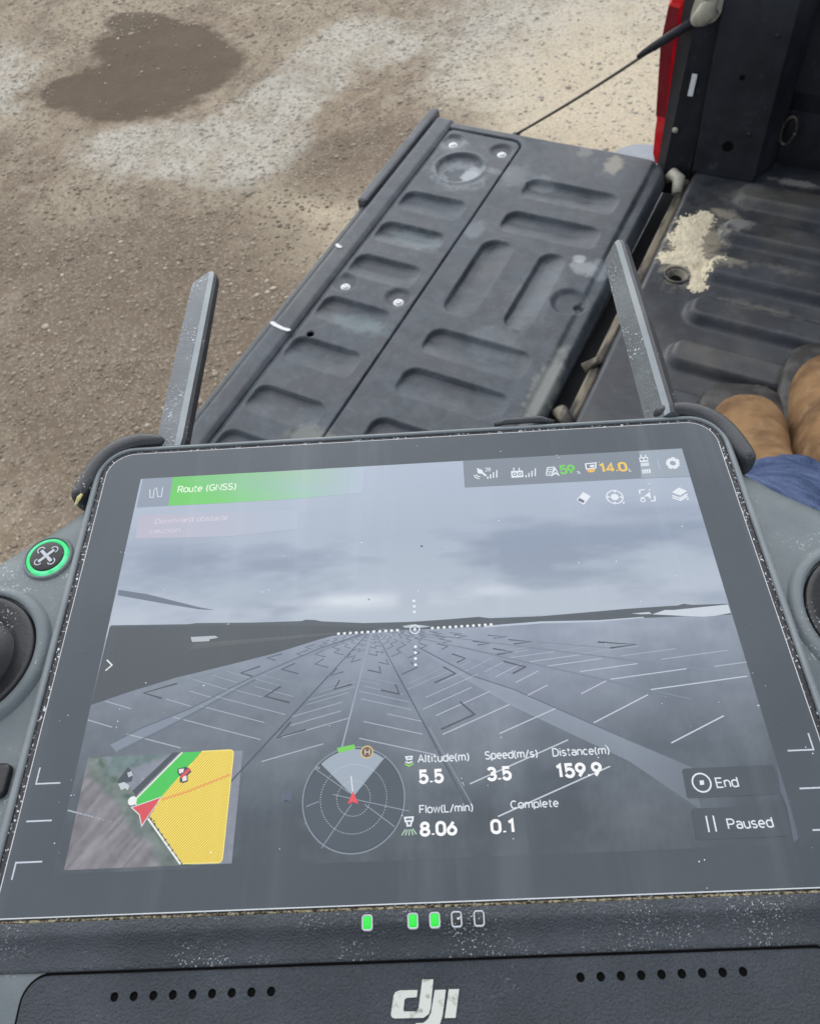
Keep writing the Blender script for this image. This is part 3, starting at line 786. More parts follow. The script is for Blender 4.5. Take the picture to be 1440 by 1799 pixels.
# ---- rim round the glass (outer and inner outline lofted), gasket, glass
def ring_of(spec):
    rings = []
    for (x, y0, y1, rt, rb, z) in spec:
        rings.append([(px, py, z) for px, py in rrect(-x, x, y0, y1, (rt, rt, rb, rb), 10)])
    return loft(rings, True)
V, F = ring_of([(89.4, -61.6, 62.6, 10.5, 4, -5), (89.2, -61.5, 62.4, 10.3, 4, -1.2), (88.7, -61.3, 61.9, 9.9, 3.6, -.1), (88.0, -61.0, 61.3, 9.4, 3.2, .25), (87.5, -59.2, 61.0, 9.0, 2.6, .25), (87.2, -58.95, 60.8, 8.8, 2.4, -.05), (87.2, -58.95, 60.8, 8.8, 2.4, -1.6)])
rim = mm('rim', V, F, MAT['rim'], ctl, True)
V, F = ring_of([(87.35, -59.1, 60.95, 8.9, 2.4, -.75), (86.4, -58.6, 60.2, 8.2, 2, -.30), (85.2, -57.9, 59.4, 7.5, 1.5, -.7)])
mm('gasket', V, F, MAT['gasket'], ctl, True)
go = rrect(-85.5, 85.5, -58.15, 59.55, (7.6, 7.6, 1.6, 1.6), 10)
V, F = loft([[(x, y, -1.2) for x, y in go], [(x, y, -.12) for x, y in go], [(x, y, 0) for x, y in offset(go, .14)]], True, True, True)
glass = mm('glass', V, F, MAT['glass'], ctl)
# bright ground edge of the glass
V, F = loft([[(x, y, -.10) for x, y in offset(go, -.03)], [(x, y, .015) for x, y in offset(go, .05)], [(x, y, .02) for x, y in offset(go, .22)]], True)
k = M('glass_edge', .3, .6); k.base(k.mix(k.noise(150), (.42, .44, .45), (.66, .68, .68))); MAT['gedge'] = k.m
mm('ground_edge', V, F, MAT['gedge'], glass)
# dust packed into the gap under the glass
rngs = []
for i in range(241):
    x = -87 + 174 * i / 240
    a_ = random.uniform(-.05, .10); b_ = random.uniform(-.12, .12)
    rngs.append([(x, -58.98 + b_ * .3, -.45), (x, -58.80, -.22 + a_), (x, -58.60, -.22 + a_ * .8), (x, -58.3, -.5)])
V, F = loft(rngs, False)
mm('dust_line', V, F, MAT['dust'], ctl)

# ---- printed key marks on the glass
def flat_line(pts, w, z):
    """mitred flat strip along a polyline"""
    closed = math.dist(pts[0], pts[-1]) < 1e-6 and len(pts) > 3
    P_ = [np.array(p, float) for p in (pts[:-1] if closed else pts)]
    n = len(P_); V, F = [], []
    def unit(v): return v / (np.linalg.norm(v) or 1)
    for i, p in enumerate(P_):
        a = P_[i - 1] if (i > 0 or closed) else None
        b = P_[(i + 1) % n] if (i < n - 1 or closed) else None
        t1 = unit(p - a) if a is not None else unit(b - p)
        t2 = unit(b - p) if b is not None else t1
        n1 = np.array((-t1[1], t1[0])); n2 = np.array((-t2[1], t2[0]))
        mi = unit(n1 + n2); l = min(1.0 / max(mi @ n1, .2), 1.7) * w / 2
        V += [(*(p - mi * l), z), (*(p + mi * l), z)]
    for i in range(n if closed else n - 1):
        j = (i + 1) % n; F.append((2 * i, 2 * j, 2 * j + 1, 2 * i + 1))
    return V, F
# plain upright stroke lettering (cap height 1)
def _arc(cx, cy, rx, ry, a0, a1, n=9): return [(cx + rx * math.cos(math.radians(a0 + (a1 - a0) * q / (n - 1))), cy + ry * math.sin(math.radians(a0 + (a1 - a0) * q / (n - 1)))) for q in range(n)]
def _rr(x0, x1, y0, y1, r):
    p = _arc(x1 - r, y1 - r, r, r, 0, 90, 5) + _arc(x0 + r, y1 - r, r, r, 90, 180, 5) + _arc(x0 + r, y0 + r, r, r, 180, 270, 5) + _arc(x1 - r, y0 + r, r, r, 270, 360, 5)
    return p + [p[0]]
XH = .73
_bowl = _rr(0, .52, 0, XH, .25)
GLYPH = {
 '0': (.60, [_rr(0, .6, 0, 1, .29)]), '1': (.42, [[(.04, .80), (.30, 1.0), (.30, 0)]]),
 '2': (.60, [_arc(.3, .72, .29, .28, 170, -20) + [(.02, .0), (.62, 0)]]),
 '3': (.60, [_arc(.29, .75, .27, .25, 160, -80, 10) + _arc(.29, .27, .31, .27, 80, -165, 11)]),
 '4': (.64, [[(.46, 0), (.46, 1), (.0, .25), (.64, .25)]]),
 '5': (.60, [[(.56, 1), (.08, 1), (.05, .50)] + _arc(.29, .32, .31, .32, 130, -160, 12)]),
 '6': (.60, [[(.44, 1), (.08, .46)] + _arc(.3, .31, .3, .31, 155, 515, 18)]),
 '8': (.60, [_arc(.3, .76, .26, .24, 0, 360, 17), _arc(.3, .26, .3, .26, 0, 360, 17)]),
 '9': (.60, [[(.16, 0), (.52, .54)] + _arc(.3, .69, .3, .31, -25, 335, 18)]),
 '.': (.12, [[(.06, 0), (.06, .12)]]), '/': (.40, [[(0, -.08), (.40, 1.0)]]),
 '(': (.22, [_arc(.40, .42, .38, .66, 125, 235, 9)]), ')': (.22, [_arc(-.16, .42, .38, .66, 55, -55, 9)]),
 '%': (.80, [_arc(.15, .8, .14, .18, 0, 360, 11), _arc(.65, .2, .14, .18, 0, 360, 11), [(.62, 1), (.18, 0)]]),
 'A': (.70, [[(0, 0), (.35, 1), (.70, 0)], [(.13, .34), (.57, .34)]]), 'C': (.66, [_arc(.34, .5, .34, .5, 48, 312, 16)]),
 'D': (.64, [[(0, 0), (0, 1), (.28, 1)] + _arc(.28, .5, .36, .5, 80, -80, 10) + [(.28, 0), (0, 0)]]),
 'E': (.54, [[(.54, 1), (0, 1), (0, 0), (.54, 0)], [(0, .52), (.48, .52)]]), 'F': (.54, [[(.54, 1), (0, 1), (0, 0)], [(0, .50), (.48, .50)]]),
 'G': (.70, [_arc(.35, .5, .35, .5, 45, 345, 17) + [(.70, .46), (.40, .46)]]), 'H': (.62, [[(0, 0), (0, 1)], [(.62, 0), (.62, 1)], [(0, .5), (.62, .5)]]),
 'L': (.50, [[(0, 1), (0, 0), (.50, 0)]]), 'N': (.66, [[(0, 0), (0, 1), (.66, 0), (.66, 1)]]),
 'P': (.58, [[(0, 0), (0, 1), (.32, 1)] + _arc(.32, .73, .27, .27, 80, -80, 8) + [(.32, .46), (0, .46)]]),
 'R': (.60, [[(0, 0), (0, 1), (.32, 1)] + _arc(.32, .74, .26, .26, 80, -80, 8) + [(.32, .48), (0, .48)], [(.30, .48), (.62, 0)]]),
 'S': (.58, [_arc(.3, .76, .27, .24, 35, 250, 10) + _arc(.29, .25, .29, .25, 70, -150, 11)]),
 'a': (.50, [_arc(.25, .50, .24, .23, 150, 0, 7) + [(.49, 0)], _arc(.26, .22, .25, .21, 20, 380, 14)]),
 'b': (.52, [[(0, 1.02), (0, 0)], _bowl]), 'c': (.48, [_arc(.26, XH / 2, .26, XH / 2, 45, 315, 13)]), 'd': (.52, [[(.52, 1.02), (.52, 0)], _bowl]),
 'e': (.52, [[(.02, .38), (.51, .38)] + _arc(.26, XH / 2, .255, XH / 2, 5, 310, 14)]),
 'i': (.06, [[(.03, 0), (.03, XH)], [(.03, .90), (.03, 1.0)]]), 'l': (.06, [[(.03, 0), (.03, 1.03)]]),
 'm': (.80, [[(0, 0), (0, XH)], [(0, .45)] + _arc(.2, .50, .2, .23, 150, 0, 7) + [(.4, 0)], [(.4, .45)] + _arc(.6, .50, .2, .23, 150, 0, 7) + [(.8, 0)]]),
 'n': (.48, [[(0, 0), (0, XH)], [(0, .45)] + _arc(.24, .49, .24, .24, 150, 0, 7) + [(.48, 0)]]), 'o': (.54, [_rr(0, .54, 0, XH, .26)]),
 'p': (.52, [[(0, XH), (0, -.24)], _bowl]), 'r': (.32, [[(0, 0), (0, XH)], [(0, .42)] + _arc(.26, .46, .26, .26, 160, 75, 6)]), 's': (.44, [_arc(.22, .54, .2, .18, 30, 255, 9) + _arc(.22, .19, .21, .19, 75, -150, 9)]),
 't': (.32, [[(.12, .95), (.12, .16)] + _arc(.27, .16, .15, .16, 180, 280, 5), [(0, XH), (.32, XH)]]),
 'u': (.48, [[(0, XH), (0, .26)] + _arc(.24, .25, .24, .25, 180, 340, 8), [(.48, XH), (.48, 0)]]), 'w': (.74, [[(0, XH), (.18, 0), (.37, XH), (.56, 0), (.74, XH)]]),
 ' ': (.25, [])}
def stroke_text(s, width, height, weight, gap=.17):
    """list of (strip verts, faces) in mm for a string fitted to a width and cap height"""
    x = 0; L_ = []
    for ch in s:
        w, paths = GLYPH[ch]
        for p in paths: L_.append([(x + a, b) for a, b in p])
        x += w + gap
    x -= gap
    kx = (width - weight) / x; ky = height - weight
    out_ = []
    for p in L_:
        q = [(weight / 2 + a * kx, weight / 2 + b * ky) for a, b in p]
        out_.append(flat_line(q, weight, 0))
    return out_
for s_ in (-1, 1):
    for pts in ([(83.4, -28.6), (83.4, -32.1), (78.0, -32.1)], [(83.5, -39.8), (78.0, -39.8)], [(83.5, -51.0), (83.5, -47.8), (78.0, -47.8)]):
        V, F = flat_line([(s_ * x, y) for x, y in pts], .32, .03)
        if s_ > 0: F = [f[::-1] for f in F]
        mm('key_mark', V, F, MAT['print'], glass)

# ---- display
display = link('display', mesh_of([(0, 0, 0)], []), MAT['lit'], ctl); display.location = (0, 0, BASE)
display["label"] = 'lit screen showing a drone camera view over a grey metal roof'
BEZ = lin((98, 106, 115))
K_EM = 2 ** -EXPOSURE
def ecol(c):
    e = np.clip(lin(c) - BEZ, 0.0, None) * K_EM
    return (*[float(v) for v in e], 1.0)
def set_cols(me, cols):
    a = me.color_attributes.new("Col", 'FLOAT_COLOR', 'POINT')
    a.data.foreach_set("color", np.asarray(cols, np.float32).ravel())
HD = 50.25
# the live picture: sky with soft cloud bands above, corrugated roof below (one fine sheet, colour per vertex)
def picture(X, Y):
    n1 = vnoise(X * .35, Y * 1.3 + .10 * X, .085, 91); n2 = vnoise(X * .5, Y * 1.8, .22, 92); n3 = vnoise(X * .6, Y * 2.2, .55, 93)
    cl = .62 * n1 + .28 * n2 + .10 * n3
    t_ = np.clip((HD - Y) / 46, 0, 1)
    top, mid, low = np.array((180, 192, 210.)), np.array((174, 186, 203.)), np.array((186, 196, 210.))
    sky_ = np.where(t_[..., None] < .5, top + (mid - top) * (t_[..., None] / .5), mid + (low - mid) * ((t_[..., None] - .5) / .5))
    dark = np.clip((cl - .42) / .3, 0, 1) * np.clip((t_ - .28) / .3, 0, 1)
    sky_ = sky_ - dark[..., None] * np.array((25, 24, 21.))
    streak = np.exp(-((Y - 8 - .03 * (X + 30)) / 2.2) ** 2) * np.clip((vnoise(X, Y * 2, .16, 94) - .35) * 2, 0, 1) * np.exp(-((X + 10) / 38) ** 2)
    sky_ = sky_ + streak[..., None] * np.array((34, 31, 26.))
    v_ = np.clip((2 - Y) / 52, 0, 1)[..., None]
    roof = np.array((158, 168, 184.)) * (1 - v_) ** 1.4 + np.array((101, 109, 118.)) * (1 - (1 - v_) ** 1.4)
    roof = roof + ((vnoise(X, Y, .07, 95) - .5) * 18 + (vnoise(X, Y * 1.6, .25, 96) - .5) * 9 + (vnoise(X * 1.4, Y, .9, 97) - .5) * 5)[..., None]
    glow = np.exp(-((X - 18) / 40) ** 2 - ((Y + 14) / 12) ** 2)[..., None]
    roof = roof + glow * np.array((10, 10, 13.))
    q = np.clip((Y - 1.2) / 1.2, 0, 1)[..., None]
    return roof * (1 - q) + sky_ * q
gx, gy = np.linspace(-75, 75, 241), np.linspace(-HD, HD, 161)
V, F = grid(gx, gy, lambda X, Y: 0 * X + .05)
me = fast_mesh(V * .001, F)
X, Y = np.meshgrid(gx, gy, indexing='ij')
pc = picture(X, Y).reshape(-1, 3)
set_cols(me, np.c_[np.clip(lin(pc) - BEZ, 0, None) * K_EM, np.ones(len(pc))])
link('live_picture', me, MAT['lit'], display, False)

LAYER = lambda n: .05 + .012 * n
parts_by_name = {}
def clip_poly(pts):
    """keep a flat shape inside the display area"""
    for ax, lim, sg in ((0, 75.0, 1), (0, -75.0, -1), (1, HD, 1), (1, -HD, -1)):
        outp = []
        for i in range(len(pts)):
            a, b = pts[i - 1], pts[i]
            ia, ib = (lim - a[ax]) * sg >= 0, (lim - b[ax]) * sg >= 0
            if ia != ib:
                t_ = (lim - a[ax]) / (b[ax] - a[ax]); outp.append(tuple(a[q] + t_ * (b[q] - a[q]) for q in range(len(a))))
            if ib: outp.append(b)
        pts = outp
        if not pts: return []
    return pts
def ccw(p):
    return p if sum(p[i - 1][0] * p[i][1] - p[i][0] * p[i - 1][1] for i in range(len(p))) > 0 else p[::-1]
def add_poly(name, layer, pts, cols):
    cs = cols if isinstance(cols, list) else [cols] * len(pts)
    pv = [(x, y, *c) for (x, y), c in zip(pts, cs)]
    pv = clip_poly(pv)
    if len(pv) < 3: return
    pv = ccw(pv)
    V_, F_, C_ = parts_by_name.setdefault(name, ([], [], []))
    b = len(V_)
    V_ += [(p[0] * .001, p[1] * .001, LAYER(layer) * .001) for p in pv]
    C_ += [ecol(p[2:]) for p in pv]
    F_.append(tuple(range(b, b + len(pv))))
def circle(c, r, n=20): return [(c[0] + r * math.cos(2 * math.pi * q / n), c[1] + r * math.sin(2 * math.pi * q / n)) for q in range(n)]
def add_ring(name, layer, c, r, w, col, n=36, a0=0.0, a1=2 * math.pi):
    for q in range(n):
        t0, t1 = a0 + (a1 - a0) * q / n, a0 + (a1 - a0) * (q + 1) / n
        add_poly(name, layer, [(c[0] + rr * math.cos(t_), c[1] + rr * math.sin(t_)) for rr, t_ in ((r - w / 2, t0), (r + w / 2, t0), (r + w / 2, t1), (r - w / 2, t1))], col)
SCREEN = [
    ('P', 'far_hills', (106, 114, 122), 1, [(-74.4, 5.28), (-55.2, 4.53), (-53.11, 4.72), (-38.32, 4.06), (-27.15, 3.83), (-26.19, 4.15), (-24.1, 3.96), (-22.27, 3.48), (-11.88, 2.46), (-0.89, 2.15), (7.34, 2.3), (15.56, 2.6), (18.24, 2.07), (30.46, 1.92), (39.99, 2.29), (50.88, 2.74), (63.05, 2.96), (64.48, 3.33), (66.4, 2.92), (74.94, 2.74), (74.84, -0.1), (54.39, 0.14), (36.93, -0.08), (18.05, -0.08), (-3.67, 0.06), (-18.69, -0.46), (-44.83, -0.24), (-73.72, -0.19)]),
    ('P', 'dark_field', (101, 108, 115), 2, [(-74.63, 4.98), (-42.46, 3.53), (-22.92, 2.31), (-9.13, 0.95), (-10.5, 0.43), (-17.34, 0.06), (-22.77, -1.27), (-33.09, -4.23), (-45.17, -6.9), (-56.08, -9.16), (-66.6, -12.11), (-75.0, -14.83)]),
    ('G', 'field_band', [(112, 117, 122), (114, 118, 124), (108, 114, 119), (106, 113, 118)], 3, [(-52.39, -0.58), (-11.87, 0.51), (-22.8, -0.39), (-54.23, -2.25)]),
    ('P', 'far_ridge_line', (190, 201, 216), 2, [(16.72, 0.14), (30.29, 0.58), (43.68, 0.14), (54.45, 0.44), (54.53, 0.14), (43.6, -0.3), (30.21, -0.01), (16.68, -0.3)]),
    ('P', 'field_shed', (186, 194, 202), 3, [(-53.99, 1.04), (-48.06, 1.07), (-47.2, 0.51), (-49.34, 0.2), (-49.24, -0.27), (-53.42, -0.26), (-53.68, 0.18)]),
    ('P', 'long_shed', (205, 213, 224), 3, [(56.54, 0.96), (59.78, 1.92), (61.85, 1.81), (74.82, 2.54), (74.82, 0.3), (70.85, -0.25), (68.07, -0.3), (63.56, 0.16)]),
    ('P', 'low_shed', (200, 209, 220), 3, [(51.75, 1.44), (55.98, 1.62), (56.56, 1.06), (54.01, 1.1)]),
    ('P', 'far_shed', (190, 201, 214), 3, [(-2.75, 1.15), (-0.6, 1.42), (1.72, 1.16), (4.03, 0.65), (1.7, 0.48), (-2.18, 0.69)]),
    ('P', 'propeller_blade', (121, 132, 148), 3, [(-74.45, 15.16), (-66.87, 13.47), (-59.07, 10.97), (-53.09, 9.06), (-48.91, 8.02), (-53.0, 8.43), (-63.56, 10.91), (-74.34, 13.58)]),
    ('G', 'roof_gutter', [(152, 163, 180), (150, 161, 177), (156, 167, 183), (144, 155, 169), (126, 135, 147), (120, 129, 141), (138, 148, 161), (152, 163, 178), (150, 161, 177), (150, 161, 177)], 2, [(0.94, -4.57), (13.07, -12.23), (21.8, -15.77), (45.52, -28.42), (57.39, -34.58), (57.24, -43.32), (44.66, -32.85), (21.38, -19.72), (11.69, -13.25), (0.65, -4.99)]),
    ('P', 'roof_gutter', (143, 153, 168), 2, [(-11.86, -0.24), (-22.67, -3.62), (-39.02, -10.44), (-51.51, -16.76), (-61.98, -20.73), (-68.71, -24.14), (-66.8, -25.99), (-56.49, -20.99), (-46.78, -15.78), (-37.14, -10.53), (-22.63, -4.63), (-11.18, -0.42)]),
    ('L', 'roof_edge', (114, 124, 139), 3, 0.28, [(-11.86, -0.24), (-22.67, -3.62), (-39.02, -10.44), (-51.51, -16.76), (-61.98, -20.73), (-68.71, -24.14)]),
    ('L', 'roof_edge', (122, 133, 147), 3, 0.5, [(-37.14, -10.53), (-43.32, -13.79), (-46.78, -15.78), (-56.49, -20.99), (-66.57, -25.87)]),
    ('L', 'roof_edge', (114, 124, 139), 3, 0.3, [(0.94, -4.57), (13.07, -12.23), (21.8, -15.77), (45.52, -28.42), (57.39, -34.58)]),
    ('L', 'roof_ridge', (98, 108, 122), 3, 0.14, [(-10.67, 0.17), (-14.05, -3.64)]),
    ('L', 'roof_ridge', (98, 108, 122), 3, 0.2, [(-14.05, -3.64), (-20.17, -10.55)]),
    ('L', 'roof_ridge', (98, 108, 122), 3, 0.28, [(-20.17, -10.55), (-29.83, -21.45)]),
    ('L', 'roof_ridge', (98, 108, 122), 3, 0.36, [(-29.83, -21.45), (-46.23, -39.95)]),
    ('L', 'roof_ridge', (98, 108, 122), 3, 0.14, [(-9.35, 0.16), (-7.52, -3.72)]),
    ('L', 'roof_ridge', (98, 108, 122), 3, 0.2, [(-7.52, -3.72), (-4.21, -10.72)]),
    ('L', 'roof_ridge', (98, 108, 122), 3, 0.28, [(-4.21, -10.72), (0.98, -21.7)]),
    ('L', 'roof_ridge', (98, 108, 122), 3, 0.36, [(0.98, -21.7), (9.71, -40.2)]),
    ('L', 'roof_ridge', (164, 174, 190), 3, 0.14, [(-10.0, 0.35), (-10.76, -2.79)]),
    ('L', 'roof_ridge', (164, 174, 190), 3, 0.2, [(-10.76, -2.79), (-12.14, -8.52)]),
    ('L', 'roof_ridge', (164, 174, 190), 3, 0.28, [(-12.14, -8.52), (-14.33, -17.61)]),
    ('L', 'roof_ridge', (164, 174, 190), 3, 0.36, [(-14.33, -17.61), (-18.1, -33.26)]),
    ('L', 'roof_ridge', (134, 145, 160), 3, 0.14, [(-8.23, 0.67), (-1.98, -1.21)]),
    ('L', 'roof_ridge', (134, 145, 160), 3, 0.2, [(-1.98, -1.21), (9.52, -4.67)]),
    ('L', 'roof_ridge', (134, 145, 160), 3, 0.28, [(9.52, -4.67), (28.04, -10.23)]),
    ('L', 'roof_ridge', (134, 145, 160), 3, 0.36, [(28.04, -10.23), (60.65, -20.02)]),
    ('L', 'roof_ridge', (138, 148, 163), 3, 0.14, [(-7.65, 0.72), (0.95, -0.93)]),
    ('L', 'roof_ridge', (138, 148, 163), 3, 0.2, [(0.95, -0.93), (16.76, -3.97)]),
    ('L', 'roof_ridge', (138, 148, 163), 3, 0.28, [(16.76, -3.97), (42.25, -8.87)]),
    ('L', 'roof_ridge', (138, 148, 163), 3, 0.36, [(42.25, -8.87), (87.28, -17.53)]),
    ('L', 'roof_ridge', (150, 160, 174), 3, 0.2, [(2.63, -23.65), (10.77, -40.25)]),
    ('L', 'roof_seam_line', (180, 190, 204), 3, 0.27438386074631255, [(-112.18, -26.27), (-91.3, -32.56)]),
    ('L', 'roof_seam_line', (177, 187, 202), 3, 0.25958654118902436, [(-94.06, -19.61), (-77.52, -24.84)]),
    ('L', 'roof_seam_line', (175, 185, 199), 3, 0.24649797815289629, [(-78.05, -17.34), (-68.9, -20.32)]),
    ('L', 'roof_seam_line', (172, 182, 197), 3, 0.2338952552183724, [(-71.79, -14.08), (-65.33, -16.22)]),
    ('L', 'roof_seam_line', (169, 179, 194), 3, 0.21965371344560525, [(-57.65, -14.22), (-51.55, -16.28)]),
    ('L', 'roof_seam_line', (167, 177, 191), 3, 0.20606581677779234, [(-52.47, -12.56), (-47.07, -14.41)]),
    ('L', 'roof_seam_line', (164, 174, 188), 3, 0.1916820465600184, [(-52.55, -9.6), (-43.31, -12.8)]),
    ('L', 'roof_seam_line', (161, 171, 186), 3, 0.1772637923096586, [(-47.22, -9.06), (-41.35, -11.1)]),
    ('L', 'roof_seam_line', (158, 168, 183), 3, 0.1634643594746963, [(-44.17, -8.2), (-38.41, -10.23)]),
    ('L', 'roof_seam_line', (155, 165, 180), 3, 0.14675297250794736, [(-42.43, -6.87), (-39.15, -8.03)]),
    ('L', 'roof_seam_line', (153, 163, 178), 3, 0.13575476813787982, [(-37.16, -7.64), (-33.75, -8.85)]),
    ('L', 'roof_seam_line', (181, 191, 205), 3, 0.275364824898873, [(-86.09, -34.93), (-61.74, -41.45)]),
    ('L', 'roof_seam_line', (178, 188, 202), 3, 0.26297274140893095, [(-60.11, -32.01), (-43.34, -36.7)]),
    ('L', 'roof_seam_line', (175, 185, 199), 3, 0.24756259962036006, [(-65.27, -22.01), (-52.53, -25.69)]),
    ('L', 'roof_seam_line', (172, 182, 196), 3, 0.23122755802506856, [(-55.39, -18.55), (-34.77, -24.67)]),
    ('L', 'roof_seam_line', (169, 179, 193), 3, 0.21715936440686043, [(-49.22, -16.34), (-34.2, -20.87)]),
    ('L', 'roof_seam_line', (166, 176, 191), 3, 0.20366831806230967, [(-45.97, -14.24), (-29.58, -19.24)]),
    ('L', 'roof_seam_line', (163, 173, 188), 3, 0.18923409197482322, [(-42.69, -12.58), (-35.29, -14.86)]),
    ('L', 'roof_seam_line', (161, 171, 185), 3, 0.1760533551507101, [(-37.15, -12.29), (-27.95, -15.15)]),
    ('L', 'roof_seam_line', (158, 168, 183), 3, 0.1621829871544537, [(-37.47, -10.4), (-31.27, -12.34)]),
    ('L', 'roof_seam_line', (155, 165, 180), 3, 0.149557202655536, [(-35.56, -9.61), (-29.8, -11.42)]),
    ('L', 'roof_seam_line', (175, 185, 199), 3, 0.24837931164408375, [(-34.11, -29.47), (-20.75, -26.22)]),
    ('L', 'roof_seam_line', (172, 182, 196), 3, 0.23106145901903258, [(-30.04, -24.37), (-15.2, -20.72)]),
    ('L', 'roof_seam_line', (169, 179, 194), 3, 0.21886810729955675, [(-28.31, -21.79), (-17.06, -19.01)]),
    ('L', 'roof_seam_line', (167, 177, 191), 3, 0.20506808690739067, [(-28.02, -19.77), (-16.73, -16.97)]),
    ('L', 'roof_seam_line', (163, 173, 188), 3, 0.18885716373277, [(-24.78, -17.15), (-15.49, -14.83)]),
    ('L', 'roof_seam_line', (161, 171, 186), 3, 0.1780173650210924, [(-24.59, -16.1), (-14.07, -13.47)]),
    ('L', 'roof_seam_line', (158, 168, 183), 3, 0.16287500712273797, [(-22.18, -14.31), (-13.72, -12.18)]),
    ('L', 'roof_seam_line', (155, 165, 180), 3, 0.14761781291304424, [(-21.22, -13.06), (-14.64, -11.41)]),
    ('L', 'roof_seam_line', (152, 162, 177), 3, 0.13494267461341322, [(-21.01, -12.29), (-13.19, -10.32)]),
    ('L', 'roof_seam_line', (175, 185, 199), 3, 0.24651646843109182, [(-12.86, -25.36), (3.82, -29.69)]),
    ('L', 'roof_seam_line', (172, 182, 196), 3, 0.23165033567169208, [(-11.94, -21.65), (1.14, -25.1)]),
    ('L', 'roof_seam_line', (169, 179, 193), 3, 0.21710487914550053, [(-6.53, -20.2), (1.25, -22.28)]),
    ('L', 'roof_seam_line', (166, 176, 191), 3, 0.203059268927466, [(-12.59, -16.39), (-1.2, -19.46)]),
    ('L', 'roof_seam_line', (163, 173, 188), 3, 0.18972102239786504, [(-13.12, -14.56), (-1.65, -17.67)]),
    ('L', 'roof_seam_line', (161, 171, 185), 3, 0.17584731772544995, [(-12.25, -13.34), (-2.9, -15.89)]),
    ('L', 'roof_seam_line', (158, 168, 183), 3, 0.1618376784248715, [(-12.96, -11.92), (-8.11, -13.25)]),
    ('L', 'roof_seam_line', (155, 165, 180), 3, 0.1476701475261031, [(-12.28, -11.05), (-3.75, -13.39)]),
    ('L', 'roof_seam_line', (153, 163, 178), 3, 0.13584240299150616, [(-12.55, -10.21), (-8.34, -11.37)]),
    ('L', 'roof_seam_line', (206, 214, 226), 3, 0.27487324630311016, [(15.96, -42.78), (40.47, -33.7)]),
    ('L', 'roof_seam_line', (201, 210, 222), 3, 0.2630563365052582, [(10.65, -36.07), (32.5, -27.76)]),
    ('L', 'roof_seam_line', (196, 204, 217), 3, 0.24850795505498843, [(17.92, -25.72), (31.02, -20.62)]),
    ('L', 'roof_seam_line', (191, 200, 212), 3, 0.2344665537358654, [(5.49, -25.35), (20.76, -19.3)]),
    ('L', 'roof_seam_line', (185, 193, 207), 3, 0.21709816280949484, [(4.26, -21.07), (16.68, -16.08)]),
    ('L', 'roof_seam_line', (180, 189, 202), 3, 0.20417017772510793, [(1.39, -19.49), (12.62, -14.94)]),
    ('L', 'roof_seam_line', (175, 184, 198), 3, 0.19034782441989026, [(2.09, -16.81), (14.28, -11.84)]),
    ('L', 'roof_seam_line', (170, 179, 193), 3, 0.17703109239630882, [(5.36, -13.55), (12.37, -10.68)]),
    ('L', 'roof_seam_line', (165, 174, 188), 3, 0.1619193673824023, [(-1.91, -14.71), (8.99, -10.23)]),
    ('L', 'roof_seam_line', (160, 170, 184), 3, 0.14870268873805997, [(-1.79, -13.32), (6.21, -10.01)]),
    ('L', 'roof_seam_line', (206, 214, 226), 3, 0.2759749551115267, [(54.23, -29.41), (66.78, -24.05)]),
    ('L', 'roof_seam_line', (201, 209, 221), 3, 0.26126330089502403, [(38.59, -24.3), (51.51, -18.57)]),
    ('L', 'roof_seam_line', (196, 204, 217), 3, 0.2478377295090177, [(36.9, -17.64), (43.19, -14.78)]),
    ('L', 'roof_seam_line', (191, 199, 212), 3, 0.23379279955012738, [(25.0, -17.41), (29.74, -15.22)]),
    ('L', 'roof_seam_line', (186, 195, 208), 3, 0.22012323517739193, [(22.61, -14.32), (28.08, -11.77)]),
    ('L', 'roof_seam_line', (180, 189, 203), 3, 0.20480138757598487, [(18.19, -12.74), (24.3, -9.86)]),
    ('L', 'roof_seam_line', (176, 185, 198), 3, 0.19202567908297785, [(15.83, -11.4), (20.51, -9.17)]),
    ('L', 'roof_seam_line', (170, 179, 193), 3, 0.17708754203982713, [(12.77, -10.5), (18.05, -7.96)]),
    ('L', 'roof_seam_line', (165, 175, 189), 3, 0.16287608702935158, [(10.53, -9.7), (13.24, -8.39)]),
    ('L', 'roof_seam_line', (160, 169, 184), 3, 0.14840239539747424, [(9.95, -8.36), (14.31, -6.25)]),
    ('L', 'roof_seam_line', (155, 165, 180), 3, 0.13594518393826005, [(8.56, -7.83), (12.05, -6.13)]),
    ('L', 'roof_seam_line', (206, 214, 226), 3, 0.27570121151749305, [(74.48, -22.17), (92.12, -20.53)]),
    ('L', 'roof_seam_line', (200, 208, 221), 3, 0.2599340290249601, [(52.39, -17.42), (74.28, -15.36)]),
    ('L', 'roof_seam_line', (196, 204, 217), 3, 0.24731173609054471, [(44.0, -14.57), (61.39, -12.93)]),
    ('L', 'roof_seam_line', (191, 200, 212), 3, 0.23428636544829398, [(37.49, -12.42), (50.69, -11.16)]),
    ('L', 'roof_seam_line', (186, 194, 207), 3, 0.21946075480018098, [(30.29, -10.72), (42.88, -9.52)]),
    ('L', 'roof_seam_line', (181, 190, 203), 3, 0.20633065670426776, [(26.31, -9.46), (38.3, -8.32)]),
    ('L', 'roof_seam_line', (175, 184, 198), 3, 0.1899723241205169, [(21.67, -8.29), (32.41, -7.26)]),
    ('L', 'roof_seam_line', (169, 179, 193), 3, 0.1745945054950361, [(20.03, -7.23), (26.13, -6.64)]),
    ('L', 'roof_seam_line', (165, 175, 189), 3, 0.1634099497061742, [(17.94, -6.69), (26.44, -5.87)]),
    ('L', 'roof_seam_line', (160, 170, 184), 3, 0.14961082018139635, [(19.24, -5.77), (23.82, -5.33)]),
    ('L', 'roof_seam_line', (155, 165, 179), 3, 0.13444165177059017, [(12.78, -5.64), (16.58, -5.28)]),
